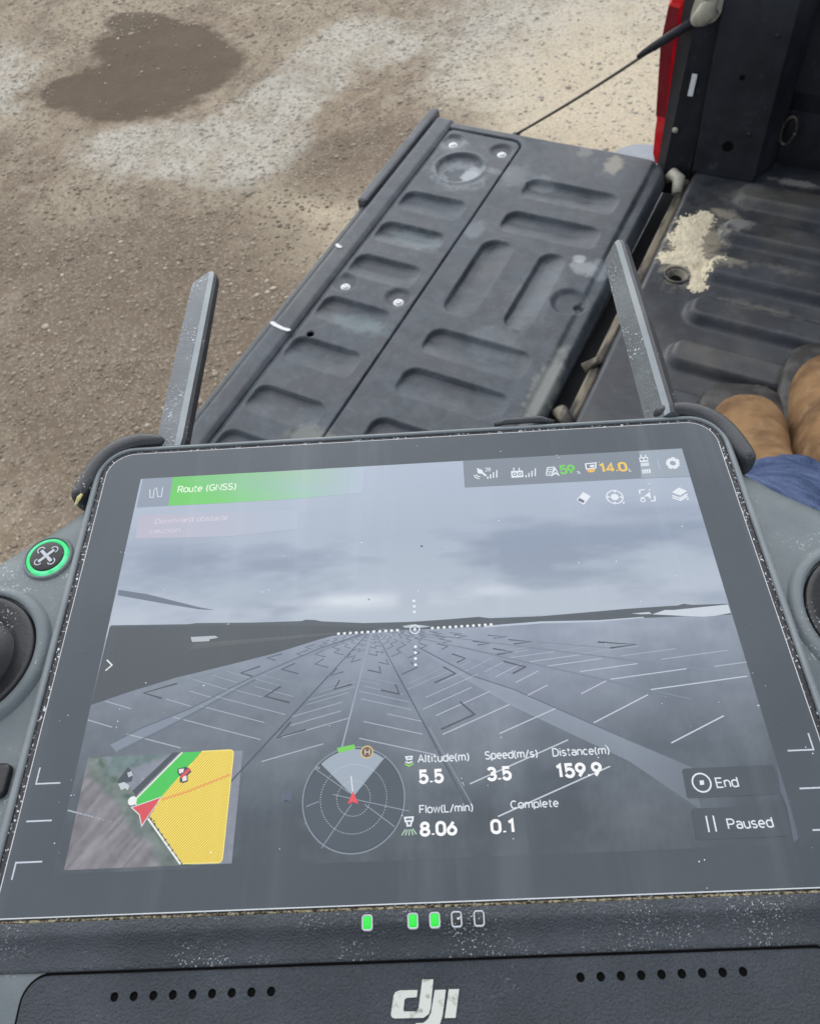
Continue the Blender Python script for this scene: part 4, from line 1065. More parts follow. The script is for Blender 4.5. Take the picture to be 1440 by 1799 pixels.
    ('L', 'roof_seam_line', (180, 190, 204), 3, 0.27386933790589163, [(96.95, -19.1), (127.85, -16.34)]),
    ('L', 'roof_seam_line', (178, 188, 202), 3, 0.2607991806902761, [(79.53, -15.17), (107.22, -12.68)]),
    ('L', 'roof_seam_line', (175, 185, 199), 3, 0.24873128952311818, [(67.66, -12.7), (83.84, -11.24)]),
    ('L', 'roof_seam_line', (172, 182, 196), 3, 0.23291917513986934, [(56.22, -10.4), (71.56, -9.01)]),
    ('L', 'roof_seam_line', (169, 179, 194), 3, 0.21971483586638996, [(47.03, -9.17), (60.17, -7.97)]),
    ('L', 'roof_seam_line', (166, 176, 191), 3, 0.20464189852055092, [(38.84, -8.08), (51.76, -6.9)]),
    ('L', 'roof_seam_line', (163, 173, 188), 3, 0.18969693028537238, [(33.87, -7.1), (47.52, -5.85)]),
    ('L', 'roof_seam_line', (161, 171, 186), 3, 0.178032025012599, [(37.21, -5.86), (44.4, -5.21)]),
    ('L', 'roof_seam_line', (158, 168, 183), 3, 0.16333709140693856, [(28.86, -5.64), (37.62, -4.84)]),
    ('L', 'roof_seam_line', (155, 165, 180), 3, 0.14711919592322453, [(23.37, -5.24), (28.74, -4.75)]),
    ('L', 'roof_sheet_step', (86, 96, 110), 4, 0.4, [(-55.6, -10.6), (-63.12, -12.53), (-58.64, -14.04)]),
    ('L', 'roof_course', (138, 149, 164), 3, 0.18, [(-63.12, -12.53), (-46.97, -8.39)]),
    ('L', 'roof_sheet_step', (96, 106, 120), 4, 0.33420163484672905, [(-36.39, -7.35), (-40.79, -8.75), (-38.01, -9.73)]),
    ('L', 'roof_sheet_step', (105, 116, 131), 4, 0.2710886863630705, [(-31.27, -4.4), (-34.86, -5.32), (-32.82, -6.06)]),
    ('L', 'roof_sheet_step', (111, 121, 137), 4, 0.2357622913829305, [(-25.3, -3.85), (-27.89, -4.68), (-26.29, -5.27)]),
    ('L', 'roof_course', (138, 149, 164), 3, 0.1471524582765861, [(-27.89, -4.68), (-22.34, -2.9)]),
    ('L', 'roof_sheet_step', (115, 125, 141), 4, 0.21038719974504588, [(-23.62, -2.49), (-25.95, -3.1), (-24.64, -3.58)]),
    ('L', 'roof_sheet_step', (117, 128, 144), 4, 0.19452350078970848, [(-20.64, -2.35), (-22.46, -2.94), (-21.34, -3.35)]),
    ('L', 'roof_sheet_step', (119, 130, 146), 4, 0.18216365670992318, [(-20.16, -1.55), (-21.9, -2.01), (-20.93, -2.37)]),
    ('L', 'roof_sheet_step', (120, 131, 147), 4, 0.17269799406181283, [(-18.17, -1.54), (-19.58, -1.99), (-18.72, -2.31)]),
    ('L', 'roof_sheet_step', (122, 133, 149), 4, 0.16284084622588352, [(-17.81, -0.9), (-19.16, -1.24), (-18.41, -1.52)]),
    ('L', 'roof_sheet_step', (123, 134, 150), 4, 0.15499313754424174, [(-16.21, -0.87), (-17.3, -1.21), (-16.65, -1.45)]),
    ('L', 'roof_sheet_step', (124, 135, 151), 4, 0.1483094826284773, [(-15.88, -0.46), (-16.91, -0.73), (-16.34, -0.94)]),
    ('L', 'roof_sheet_step', (125, 136, 152), 4, 0.1425959203034095, [(-14.72, -0.44), (-15.55, -0.7), (-15.05, -0.89)]),
    ('L', 'roof_sheet_step', (126, 137, 153), 4, 0.13818166558284228, [(-14.65, -0.11), (-15.47, -0.32), (-15.02, -0.49)]),
    ('L', 'roof_sheet_step', (126, 137, 154), 4, 0.13402744545112805, [(-13.75, -0.12), (-14.42, -0.33), (-14.02, -0.48)]),
    ('L', 'roof_sheet_step', (127, 138, 154), 4, 0.13084410515347142, [(-13.72, 0.13), (-14.38, -0.04), (-14.02, -0.18)]),
    ('L', 'roof_sheet_step', (127, 138, 155), 4, 0.12805615936911108, [(-13.09, 0.12), (-13.65, -0.06), (-13.32, -0.18)]),
    ('L', 'roof_sheet_step', (88, 98, 112), 4, 0.3823598868773638, [(-31.12, -12.52), (-34.58, -14.73), (-28.84, -16.5)]),
    ('L', 'roof_course', (138, 149, 164), 3, 0.17647197737547274, [(-34.58, -14.73), (-27.14, -9.96)]),
    ('L', 'roof_sheet_step', (102, 113, 128), 4, 0.29107982220896267, [(-28.16, -7.02), (-31.2, -8.37), (-27.25, -9.63)]),
    ('L', 'roof_sheet_step', (108, 119, 134), 4, 0.2502464734295775, [(-21.43, -6.24), (-23.36, -7.47), (-20.27, -8.46)]),
    ('L', 'roof_sheet_step', (113, 123, 139), 4, 0.22187500349239547, [(-21.55, -4.13), (-23.51, -5.01), (-20.99, -5.83)]),
    ('L', 'roof_course', (138, 149, 164), 3, 0.14437500069847908, [(-23.51, -5.01), (-19.31, -3.12)]),
    ('L', 'roof_sheet_step', (116, 127, 142), 4, 0.20210241565113013, [(-17.68, -3.94), (-18.99, -4.79), (-16.89, -5.47)]),
    ('L', 'roof_sheet_step', (118, 129, 145), 4, 0.18836134731685872, [(-18.13, -2.77), (-19.53, -3.43), (-17.7, -4.03)]),
    ('L', 'roof_sheet_step', (120, 130, 147), 4, 0.17710812508697232, [(-15.64, -2.75), (-16.61, -3.41), (-15.02, -3.93)]),
    ('L', 'roof_sheet_step', (121, 132, 148), 4, 0.16841759872276846, [(-16.34, -1.87), (-17.44, -2.38), (-16.02, -2.85)]),
    ('L', 'roof_sheet_step', (122, 133, 150), 4, 0.15964915073094962, [(-14.33, -1.88), (-15.09, -2.39), (-13.85, -2.8)]),
    ('L', 'roof_sheet_step', (123, 134, 151), 4, 0.15252763394169516, [(-14.84, -1.18), (-15.68, -1.57), (-14.59, -1.93)]),
    ('L', 'roof_sheet_step', (124, 135, 152), 4, 0.14631104892325286, [(-13.38, -1.19), (-13.98, -1.59), (-13.02, -1.91)]),
    ('L', 'roof_sheet_step', (125, 136, 153), 4, 0.1410359434011762, [(-13.82, -0.64), (-14.5, -0.95), (-13.65, -1.23)]),
    ('L', 'roof_sheet_step', (126, 137, 153), 4, 0.13693898181384134, [(-12.75, -0.69), (-13.25, -1.0), (-12.48, -1.26)]),
    ('L', 'roof_sheet_step', (126, 137, 154), 4, 0.13326193303748846, [(-13.08, -0.3), (-13.63, -0.55), (-12.94, -0.78)]),
    ('L', 'roof_sheet_step', (127, 138, 154), 4, 0.13007711110331785, [(-12.1, -0.39), (-12.48, -0.65), (-11.86, -0.86)]),
    ('L', 'roof_sheet_step', (86, 96, 110), 4, 0.4, [(-28.24, -20.96), (-31.13, -24.43), (-24.74, -22.86)]),
    ('L', 'roof_course', (138, 149, 164), 3, 0.18, [(-31.13, -24.43), (-24.87, -16.93)]),
    ('L', 'roof_sheet_step', (93, 104, 118), 4, 0.3487688428791791, [(-17.49, -11.75), (-18.74, -13.84), (-14.68, -12.82)]),
    ('L', 'roof_sheet_step', (105, 115, 130), 4, 0.27560049223672234, [(-18.24, -8.81), (-19.62, -10.44), (-16.73, -9.71)]),
    ('L', 'roof_sheet_step', (110, 121, 136), 4, 0.2398111004788524, [(-14.23, -6.24), (-14.96, -7.46), (-12.63, -6.86)]),
    ('L', 'roof_course', (138, 149, 164), 3, 0.14796222009577048, [(-14.96, -7.46), (-13.39, -4.84)]),
    ('L', 'roof_sheet_step', (114, 125, 141), 4, 0.21247846301635898, [(-15.1, -5.26), (-15.97, -6.32), (-14.09, -5.84)]),
    ('L', 'roof_sheet_step', (117, 127, 143), 4, 0.19670590233633478, [(-12.8, -3.97), (-13.3, -4.83), (-11.67, -4.41)]),
    ('L', 'roof_sheet_step', (119, 129, 145), 4, 0.18466671194412115, [(-13.97, -3.74), (-14.66, -4.55), (-13.24, -4.19)]),
    ('L', 'roof_course', (138, 149, 164), 3, 0.1369333423888242, [(-14.66, -4.55), (-13.18, -2.81)]),
    ('L', 'roof_sheet_step', (120, 131, 147), 4, 0.17371102670747945, [(-12.23, -2.81), (-12.64, -3.47), (-11.39, -3.15)]),
    ('L', 'roof_sheet_step', (122, 132, 149), 4, 0.16413687583851735, [(-12.87, -2.54), (-13.38, -3.16), (-12.3, -2.88)]),
    ('L', 'roof_sheet_step', (123, 134, 150), 4, 0.15502452120371332, [(-11.6, -1.81), (-11.91, -2.31), (-10.97, -2.07)]),
    ('L', 'roof_sheet_step', (124, 135, 151), 4, 0.14869564466471957, [(-12.21, -1.68), (-12.62, -2.16), (-11.79, -1.94)]),
    ('L', 'roof_sheet_step', (125, 136, 152), 4, 0.14321378073681967, [(-11.17, -1.17), (-11.4, -1.56), (-10.66, -1.37)]),
    ('L', 'roof_sheet_step', (126, 136, 153), 4, 0.13835926107690028, [(-11.6, -1.06), (-11.9, -1.43), (-11.25, -1.26)]),
    ('L', 'roof_sheet_step', (126, 137, 154), 4, 0.13454124577302246, [(-10.97, -0.72), (-11.17, -1.04), (-10.58, -0.89)]),
    ('L', 'roof_sheet_step', (127, 138, 154), 4, 0.13115947575486175, [(-11.32, -0.66), (-11.58, -0.97), (-11.05, -0.83)]),
    ('L', 'roof_sheet_step', (127, 138, 155), 4, 0.12825236163094836, [(-10.76, -0.39), (-10.92, -0.64), (-10.44, -0.52)]),
    ('L', 'roof_sheet_step', (91, 101, 116), 4, 0.36240243732948685, [(-8.03, -14.55), (-3.84, -15.69), (-4.66, -13.36)]),
    ('L', 'roof_course', (138, 149, 164), 3, 0.17248048746589736, [(-8.03, -14.55), (-8.56, -9.85)]),
    ('L', 'roof_sheet_step', (103, 113, 128), 4, 0.2880237421894036, [(-11.13, -9.54), (-8.06, -10.39), (-8.31, -8.77)]),
    ('L', 'roof_sheet_step', (109, 120, 135), 4, 0.2444322083053343, [(-8.57, -7.76), (-6.2, -8.42), (-6.71, -7.07)]),
    ('L', 'roof_sheet_step', (114, 124, 140), 4, 0.21698396122459795, [(-10.83, -5.54), (-8.9, -6.08), (-9.03, -5.05)]),
    ('L', 'roof_course', (138, 149, 164), 3, 0.14339679224491958, [(-10.83, -5.54), (-10.52, -3.49)]),
    ('L', 'roof_sheet_step', (116, 127, 143), 4, 0.1995629665812127, [(-9.02, -5.03), (-7.37, -5.5), (-7.72, -4.55)]),
    ('L', 'roof_sheet_step', (118, 129, 145), 4, 0.18605150150064803, [(-10.56, -3.8), (-9.13, -4.21), (-9.23, -3.44)]),
    ('L', 'roof_sheet_step', (120, 131, 147), 4, 0.1747047793571715, [(-9.13, -3.53), (-7.89, -3.89), (-8.17, -3.17)]),
    ('L', 'roof_sheet_step', (121, 132, 148), 4, 0.16692505384619735, [(-10.48, -2.69), (-9.36, -3.01), (-9.43, -2.41)]),
    ('L', 'roof_sheet_step', (122, 133, 150), 4, 0.15902407215375808, [(-9.29, -2.56), (-8.3, -2.84), (-8.52, -2.27)]),
    ('L', 'roof_sheet_step', (124, 134, 151), 4, 0.15151696611248963, [(-10.26, -1.84), (-9.4, -2.08), (-9.46, -1.62)]),
    ('L', 'roof_sheet_step', (124, 135, 152), 4, 0.14566377417140902, [(-9.39, -1.73), (-8.63, -1.95), (-8.8, -1.51)]),
    ('L', 'roof_sheet_step', (125, 136, 153), 4, 0.14056182428972236, [(-10.11, -1.22), (-9.43, -1.42), (-9.49, -1.05)]),
    ('L', 'roof_sheet_step', (126, 137, 153), 4, 0.13651932219550766, [(-9.5, -1.16), (-8.89, -1.33), (-9.02, -0.98)]),
    ('L', 'roof_sheet_step', (126, 137, 154), 4, 0.13279548331404167, [(-10.14, -0.75), (-9.59, -0.91), (-9.62, -0.61)]),
    ('L', 'roof_sheet_step', (127, 138, 155), 4, 0.129881395018751, [(-9.57, -0.74), (-9.07, -0.88), (-9.18, -0.59)]),
    ('L', 'roof_sheet_step', (86, 96, 110), 4, 0.4, [(5.24, -24.18), (12.8, -21.18), (9.73, -18.14)]),
    ('L', 'roof_course', (138, 149, 164), 3, 0.18, [(5.24, -24.18), (0.84, -16.78)]),
    ('L', 'roof_sheet_step', (92, 102, 117), 4, 0.35589665098290124, [(4.27, -13.42), (9.16, -11.42), (6.5, -9.66)]),
    ('L', 'roof_sheet_step', (103, 114, 129), 4, 0.28435619226378905, [(-3.15, -11.01), (0.37, -9.54), (-1.07, -8.04)]),
    ('L', 'roof_sheet_step', (110, 120, 136), 4, 0.24293335104991623, [(-1.59, -7.1), (1.17, -5.93), (-0.39, -4.93)]),
    ('L', 'roof_course', (138, 149, 164), 3, 0.14858667020998323, [(-1.59, -7.1), (-4.09, -4.59)]),
    ('L', 'roof_sheet_step', (114, 124, 140), 4, 0.2151411020723688, [(-5.59, -6.56), (-3.37, -5.62), (-4.29, -4.66)]),
    ('L', 'roof_sheet_step', (116, 127, 143), 4, 0.1986808662879835, [(-3.97, -4.55), (-2.05, -3.73), (-3.17, -3.03)]),
    ('L', 'roof_sheet_step', (118, 129, 145), 4, 0.18545611909545562, [(-6.67, -4.62), (-5.02, -3.91), (-5.71, -3.19)]),
    ('L', 'roof_course', (138, 149, 164), 3, 0.1370912238190911, [(-6.67, -4.62), (-7.64, -2.85)]),
    ('L', 'roof_sheet_step', (120, 131, 147), 4, 0.17501873015261488, [(-5.46, -3.25), (-4.0, -2.62), (-4.83, -2.08)]),
    ('L', 'roof_sheet_step', (122, 132, 149), 4, 0.1645771043301939, [(-7.37, -3.21), (-6.11, -2.67), (-6.65, -2.12)]),
    ('L', 'roof_sheet_step', (123, 134, 150), 4, 0.1558853013958745, [(-6.47, -2.1), (-5.37, -1.63), (-6.01, -1.23)]),
    ('L', 'roof_sheet_step', (124, 135, 151), 4, 0.1488621607286303, [(-7.86, -2.12), (-6.9, -1.71), (-7.32, -1.3)]),
    ('L', 'roof_sheet_step', (125, 136, 152), 4, 0.1431769616102393, [(-7.22, -1.37), (-6.38, -1.01), (-6.87, -0.7)]),
    ('L', 'roof_sheet_step', (126, 136, 153), 4, 0.13850571109596604, [(-8.34, -1.46), (-7.59, -1.14), (-7.91, -0.81)]),
    ('L', 'roof_sheet_step', (126, 137, 154), 4, 0.13446668529173006, [(-7.75, -0.87), (-7.08, -0.58), (-7.48, -0.33)]),
    ('L', 'roof_sheet_step', (127, 138, 154), 4, 0.13106629175304713, [(-8.59, -0.95), (-7.98, -0.69), (-8.25, -0.42)]),
    ('L', 'roof_sheet_step', (127, 138, 155), 4, 0.12822558324026467, [(-8.17, -0.53), (-7.62, -0.29), (-7.94, -0.08)]),
    ('L', 'roof_sheet_step', (86, 96, 110), 4, 0.4, [(22.22, -12.1), (25.29, -10.66), (20.38, -9.01)]),
    ('L', 'roof_course', (138, 149, 164), 3, 0.18, [(22.22, -12.1), (12.61, -8.13)]),
    ('L', 'roof_sheet_step', (97, 107, 122), 4, 0.32500889333166116, [(9.66, -8.81), (11.68, -7.83), (8.65, -6.57)]),
    ('L', 'roof_sheet_step', (106, 117, 132), 4, 0.2649478575357077, [(6.33, -5.37), (7.83, -4.64), (5.31, -3.81)]),
    ('L', 'roof_sheet_step', (111, 122, 138), 4, 0.23090016442394137, [(1.65, -4.75), (2.84, -4.16), (1.03, -3.41)]),
    ('L', 'roof_course', (138, 149, 164), 3, 0.14618003288478826, [(1.65, -4.75), (-1.85, -2.95)]),
    ('L', 'roof_sheet_step', (115, 126, 142), 4, 0.20724192528575006, [(0.75, -3.14), (1.72, -2.66), (0.06, -2.11)]),
    ('L', 'roof_sheet_step', (117, 128, 144), 4, 0.19327638855233184, [(-1.6, -3.08), (-0.75, -2.66), (-2.05, -2.12)]),
    ('L', 'roof_sheet_step', (119, 130, 146), 4, 0.18119061285280774, [(-1.82, -2.13), (-1.09, -1.76), (-2.34, -1.34)]),
    ('L', 'roof_sheet_step', (121, 131, 148), 4, 0.17111436428073745, [(-3.4, -2.03), (-2.75, -1.7), (-3.77, -1.29)]),
    ('L', 'roof_sheet_step', (122, 133, 149), 4, 0.16171750856842032, [(-3.74, -1.36), (-3.18, -1.08), (-4.14, -0.76)]),
    ('L', 'roof_sheet_step', (123, 134, 150), 4, 0.15400616217452995, [(-4.99, -1.3), (-4.5, -1.06), (-5.27, -0.74)]),
    ('L', 'roof_sheet_step', (124, 135, 152), 4, 0.14760265544191767, [(-5.14, -0.8), (-4.71, -0.58), (-5.45, -0.33)]),
    ('L', 'roof_sheet_step', (125, 136, 152), 4, 0.14212451186435188, [(-6.01, -0.75), (-5.63, -0.56), (-6.23, -0.31)]),
    ('L', 'roof_sheet_step', (126, 137, 153), 4, 0.13759168573312922, [(-6.11, -0.39), (-5.77, -0.22), (-6.35, -0.02)]),
    ('L', 'roof_sheet_step', (126, 137, 154), 4, 0.13385177261587985, [(-6.79, -0.4), (-6.49, -0.25), (-6.97, -0.05)]),
    ('L', 'roof_sheet_step', (127, 138, 154), 4, 0.130556691778515, [(-6.78, -0.1), (-6.5, 0.04), (-6.98, 0.2)]),
    ('L', 'roof_sheet_step', (92, 102, 117), 4, 0.35775132336217974, [(19.11, -7.26), (22.91, -6.89), (18.28, -5.75)]),
    ('L', 'roof_course', (138, 149, 164), 3, 0.17155026467243595, [(19.11, -7.26), (10.33, -4.71)]),
    ('L', 'roof_sheet_step', (103, 113, 128), 4, 0.2873571832560395, [(14.83, -4.68), (17.61, -4.42), (13.7, -3.62)]),
    ('L', 'roof_sheet_step', (109, 120, 135), 4, 0.24402799678427428, [(6.73, -3.6), (8.88, -3.39), (6.2, -2.75)]),
    ('L', 'roof_sheet_step', (113, 124, 140), 4, 0.21751070460924327, [(5.71, -2.55), (7.47, -2.38), (4.99, -1.87)]),
    ('L', 'roof_course', (138, 149, 164), 3, 0.14350214092184865, [(5.71, -2.55), (0.94, -1.42)]),
    ('L', 'roof_sheet_step', (116, 127, 143), 4, 0.19804769239335446, [(1.54, -2.1), (3.02, -1.96), (1.17, -1.51)]),
    ('L', 'roof_sheet_step', (118, 129, 145), 4, 0.1849005139105921, [(1.4, -1.54), (2.68, -1.42), (0.88, -1.05)]),
    ('L', 'roof_sheet_step', (120, 131, 147), 4, 0.17608204557883855, [(-0.9, -1.38), (0.24, -1.27), (-1.21, -0.92)]),
    ('L', 'roof_sheet_step', (121, 132, 148), 4, 0.16761166603212863, [(-0.99, -1.01), (0.03, -0.91), (-1.39, -0.62)]),
    ('L', 'roof_sheet_step', (123, 133, 150), 4, 0.1583998361719151, [(-3.11, -0.81), (-2.23, -0.72), (-3.33, -0.46)]),
    ('L', 'roof_sheet_step', (124, 134, 151), 4, 0.15158628391705858, [(-2.99, -0.5), (-2.21, -0.42), (-3.31, -0.2)]),
    ('L', 'roof_sheet_step', (125, 135, 152), 4, 0.14551277165981302, [(-4.53, -0.38), (-3.84, -0.31), (-4.7, -0.1)]),
    ('L', 'roof_sheet_step', (125, 136, 153), 4, 0.1408418795803888, [(-4.43, -0.16), (-3.82, -0.1), (-4.68, 0.08)]),
    ('L', 'roof_sheet_step', (126, 137, 153), 4, 0.1366168932483959, [(-5.54, -0.08), (-4.98, -0.03), (-5.68, 0.14)]),
    ('L', 'roof_sheet_step', (126, 137, 154), 4, 0.132967812073448, [(-5.41, 0.1), (-4.92, 0.14), (-5.62, 0.29)]),
    ('L', 'roof_sheet_step', (127, 138, 155), 4, 0.12989716268270052, [(-6.34, 0.14), (-5.89, 0.19), (-6.46, 0.32)]),
    ('L', 'roof_sheet_step', (86, 96, 110), 4, 0.4, [(45.25, -7.03), (51.3, -6.48), (42.68, -5.41)]),
    ('L', 'roof_course', (138, 149, 164), 3, 0.18, [(45.25, -7.03), (28.58, -4.56)]),
    ('L', 'roof_sheet_step', (99, 110, 124), 4, 0.3105280657116282, [(23.27, -4.86), (27.39, -4.49), (22.1, -3.69)]),
    ('L', 'roof_sheet_step', (107, 117, 133), 4, 0.2609142542479676, [(18.63, -3.2), (21.8, -2.91), (17.28, -2.33)]),
    ('L', 'roof_sheet_step', (112, 123, 138), 4, 0.2267668927568245, [(10.24, -2.52), (12.74, -2.29), (9.5, -1.79)]),
    ('L', 'roof_course', (138, 149, 164), 3, 0.1453533785513649, [(10.24, -2.52), (4.08, -1.39)]),
    ('L', 'roof_sheet_step', (115, 126, 142), 4, 0.20786449258748074, [(9.38, -1.78), (11.52, -1.59), (8.45, -1.2)]),
    ('L', 'roof_sheet_step', (117, 128, 144), 4, 0.19210784849620216, [(4.91, -1.52), (6.73, -1.35), (4.35, -0.99)]),
    ('L', 'roof_sheet_step', (119, 130, 146), 4, 0.17924501136131898, [(4.35, -1.01), (5.92, -0.87), (3.65, -0.58)]),
    ('L', 'roof_sheet_step', (121, 131, 148), 4, 0.17059175088790546, [(1.37, -0.91), (2.77, -0.78), (0.96, -0.51)]),
    ('L', 'roof_sheet_step', (122, 133, 149), 4, 0.1612040555402442, [(1.33, -0.51), (2.54, -0.4), (0.76, -0.18)]),
    ('L', 'roof_sheet_step', (123, 134, 151), 4, 0.15352834413918112, [(-1.2, -0.41), (-0.14, -0.31), (-1.53, -0.1)]),
    ('L', 'roof_sheet_step', (124, 135, 152), 4, 0.1473098518058073, [(-1.37, -0.15), (-0.43, -0.07), (-1.78, 0.11)]),
    ('L', 'roof_sheet_step', (125, 136, 153), 4, 0.14194474042864996, [(-3.09, -0.08), (-2.26, -0.0), (-3.35, 0.16)]),
    ('L', 'roof_sheet_step', (126, 137, 153), 4, 0.13760585390916336, [(-3.03, 0.12), (-2.28, 0.19), (-3.37, 0.32)]),
    ('L', 'roof_sheet_step', (126, 137, 154), 4, 0.133773665732272, [(-4.48, 0.15), (-3.81, 0.21), (-4.68, 0.35)]),
    ('L', 'roof_sheet_step', (127, 138, 154), 4, 0.13053389000566218, [(-4.3, 0.31), (-3.69, 0.36), (-4.58, 0.48)]),
    ('P', 'status_bar', (138, 148, 160), 5, [(15.14, 50.41), (75.58, 50.1), (74.98, 40.5), (61.8, 40.86), (14.96, 41.06)]),
    ('P', 'status_bar', (162, 173, 187), 6, [(63.36, 50.11), (75.48, 50.02), (74.93, 40.6), (62.12, 40.93)]),
    ('P', 'route_tab', (150, 161, 177), 5, [(-74.46, 50.38), (-65.9, 50.32), (-65.64, 40.47), (-74.44, 40.49)]),
    ('G', 'route_banner', [(118, 204, 118), (130, 205, 130), (166, 199, 178), (182, 195, 214), (182, 195, 214), (168, 202, 182), (132, 209, 131), (118, 207, 112)], 5, [(-65.9, 50.32), (-50.47, 50.29), (-31.27, 50.13), (-12.19, 50.17), (-12.75, 41.25), (-31.47, 40.44), (-50.14, 40.38), (-65.64, 40.47)]),
    ('L', 'route_icon', (205, 213, 222), 7, 0.32, [(-71.78, 46.44), (-71.22, 43.61), (-70.33, 43.51), (-70.55, 46.09), (-69.94, 46.85), (-69.12, 43.69), (-68.11, 43.71), (-68.25, 46.83)]),
    ('T', 'route_text', 'Route (GNSS)', (240, 250, 238), 7, (-63.87, 44.65), 16.3, 2.35),
    ('G', 'warning_banner', [(188, 186, 203), (183, 189, 206), (178, 191, 208), (178, 191, 208), (184, 189, 206), (188, 187, 204)], 5, [(-73.2, 37.97), (-49.02, 37.31), (-29.7, 36.59), (-29.82, 30.6), (-48.14, 29.45), (-72.89, 30.31)]),
    ('T', 'warning_text', 'Downward obstacle', (219, 210, 224), 6, (-68.44, 34.71), 19.71, 1.67),
    ('T', 'warning_text', 'caution', (219, 210, 224), 6, (-69.47, 31.7), 8.26, 1.46),
    ('D', 'signal_icon', (232, 238, 246), 7, 0.75, [(19.52, 46.16)]),
    ('L', 'signal_icon', (232, 238, 246), 7, 0.55, [(18.8, 47.23), (21.0, 44.57)]),
    ('L', 'signal_icon', (232, 238, 246), 7, 0.3, [(17.78, 45.09), (18.18, 44.18), (19.09, 43.7)]),
    ('L', 'signal_icon', (232, 238, 246), 7, 0.3, [(18.36, 45.17), (18.78, 44.55), (19.43, 44.39)]),
    ('T', 'signal_text', '28', (232, 238, 246), 7, (20.89, 46.07), 1.57, 1.31),
    ('L', 'signal_icon', (232, 238, 246), 7, 0.34, [(21.34, 43.54), (21.46, 44.36)]),
    ('L', 'signal_icon', (232, 238, 246), 7, 0.34, [(22.1, 43.64), (22.27, 45.02)]),
    ('L', 'signal_icon', (232, 238, 246), 7, 0.34, [(22.91, 43.73), (23.13, 45.67)]),
    ('L', 'signal_icon', (232, 238, 246), 7, 0.34, [(23.81, 43.81), (24.09, 46.32)]),
    ('P', 'remote_icon', (232, 238, 246), 7, [(27.86, 45.69), (31.08, 45.7), (31.01, 43.46), (27.77, 43.45)]),
    ('D', 'remote_icon', (140, 150, 163), 8, 0.62, [(28.78, 44.56), (30.2, 44.58)]),
    ('D', 'remote_icon', (232, 238, 246), 9, 0.3, [(28.78, 44.56), (30.2, 44.58)]),
    ('L', 'remote_icon', (232, 238, 246), 7, 0.3, [(28.67, 45.75), (28.74, 46.83)]),
    ('L', 'remote_icon', (232, 238, 246), 7, 0.3, [(30.13, 45.65), (30.2, 46.72)]),
    ('L', 'remote_icon', (232, 238, 246), 7, 0.34, [(31.65, 43.29), (31.79, 44.11)]),
    ('L', 'remote_icon', (232, 238, 246), 7, 0.34, [(32.46, 43.38), (32.67, 44.76)]),
    ('L', 'remote_icon', (232, 238, 246), 7, 0.34, [(33.27, 43.48), (33.55, 45.41)]),
    ('L', 'remote_icon', (232, 238, 246), 7, 0.34, [(34.17, 43.56), (34.54, 46.17)]),
    ('L', 'route_progress_icon', (232, 238, 246), 7, 0.3, [(37.16, 43.85), (37.84, 46.18), (39.6, 46.29), (38.82, 43.62), (37.13, 43.62)]),
    ('L', 'route_progress_icon', (232, 238, 246), 7, 0.25, [(37.86, 45.58), (39.09, 45.61)]),
    ('L', 'route_progress_icon', (232, 238, 246), 7, 0.25, [(37.76, 44.87), (38.99, 44.9)]),
    ('L', 'route_progress_icon', (232, 238, 246), 7, 0.25, [(37.69, 44.29), (38.91, 44.32)]),
    ('L', 'route_progress_icon', (232, 238, 246), 7, 0.5, [(38.6, 43.4), (39.87, 45.8), (40.56, 43.38), (39.75, 44.26), (38.6, 43.4)]),
    ('T', 'battery_text', '59', (128, 214, 110), 7, (40.87, 43.59), 4.3, 3.24),
    ('T', 'battery_text', '%', (196, 204, 214), 7, (45.43, 43.39), 1.03, 1.17),
    ('L', 'tank_icon', (232, 238, 246), 7, 0.35, [(48.21, 46.76), (51.06, 46.91), (50.67, 45.15), (48.2, 44.96), (48.21, 46.76)]),
    ('P', 'tank_icon', (232, 238, 246), 7, [(49.25, 46.2), (50.5, 46.35), (50.36, 45.53), (49.32, 45.48)]),
    ('P', 'tank_icon', (236, 192, 86), 7, [(48.37, 44.83), (50.55, 44.98), (50.31, 44.1), (49.79, 43.79), (48.84, 43.74), (48.35, 44.12)]),
    ('T', 'tank_text', '14.0', (243, 206, 106), 7, (51.5, 43.43), 7.65, 3.29),
    ('T', 'tank_text', 'L', (232, 238, 246), 7, (59.36, 43.35), 0.71, 1.05),
    ('P', 'charge_icon', (232, 238, 246), 7, [(62.92, 47.86), (65.27, 47.88), (65.04, 46.33), (62.79, 46.31)]),
    ('D', 'charge_icon', (140, 150, 163), 8, 0.42, [(63.48, 47.16), (64.57, 47.2)]),
    ('L', 'charge_icon', (232, 238, 246), 7, 0.28, [(63.48, 47.88), (63.57, 48.79)]),
    ('L', 'charge_icon', (232, 238, 246), 7, 0.28, [(64.69, 47.8), (64.78, 48.7)]),
    ('P', 'charge_icon', (214, 222, 231), 7, [(62.9, 45.94), (65.17, 46.02), (65.03, 44.9), (62.82, 44.82)]),
    ('P', 'charge_icon', (232, 238, 246), 7, [(62.82, 43.69), (65.07, 43.77), (64.94, 42.48), (62.75, 42.4)]),
    ('L', 'charge_icon', (150, 160, 172), 8, 0.2, [(63.26, 43.54), (63.18, 42.49)]),
    ('L', 'charge_icon', (150, 160, 172), 8, 0.2, [(63.91, 43.55), (63.83, 42.5)]),
    ('L', 'charge_icon', (150, 160, 172), 8, 0.2, [(64.52, 43.57), (64.44, 42.52)]),
    ('L', 'charge_icon', (190, 199, 210), 7, 0.2, [(67.63, 46.62), (67.55, 43.65)]),
    ('D', 'gear_icon', (232, 238, 246), 7, 1.75, [(71.46, 45.33)]),
    ('L', 'gear_icon', (232, 238, 246), 7, 1.0, [(72.35, 44.91), (73.03, 44.62)]),
    ('L', 'gear_icon', (232, 238, 246), 7, 1.0, [(71.58, 44.21), (71.69, 43.43)]),
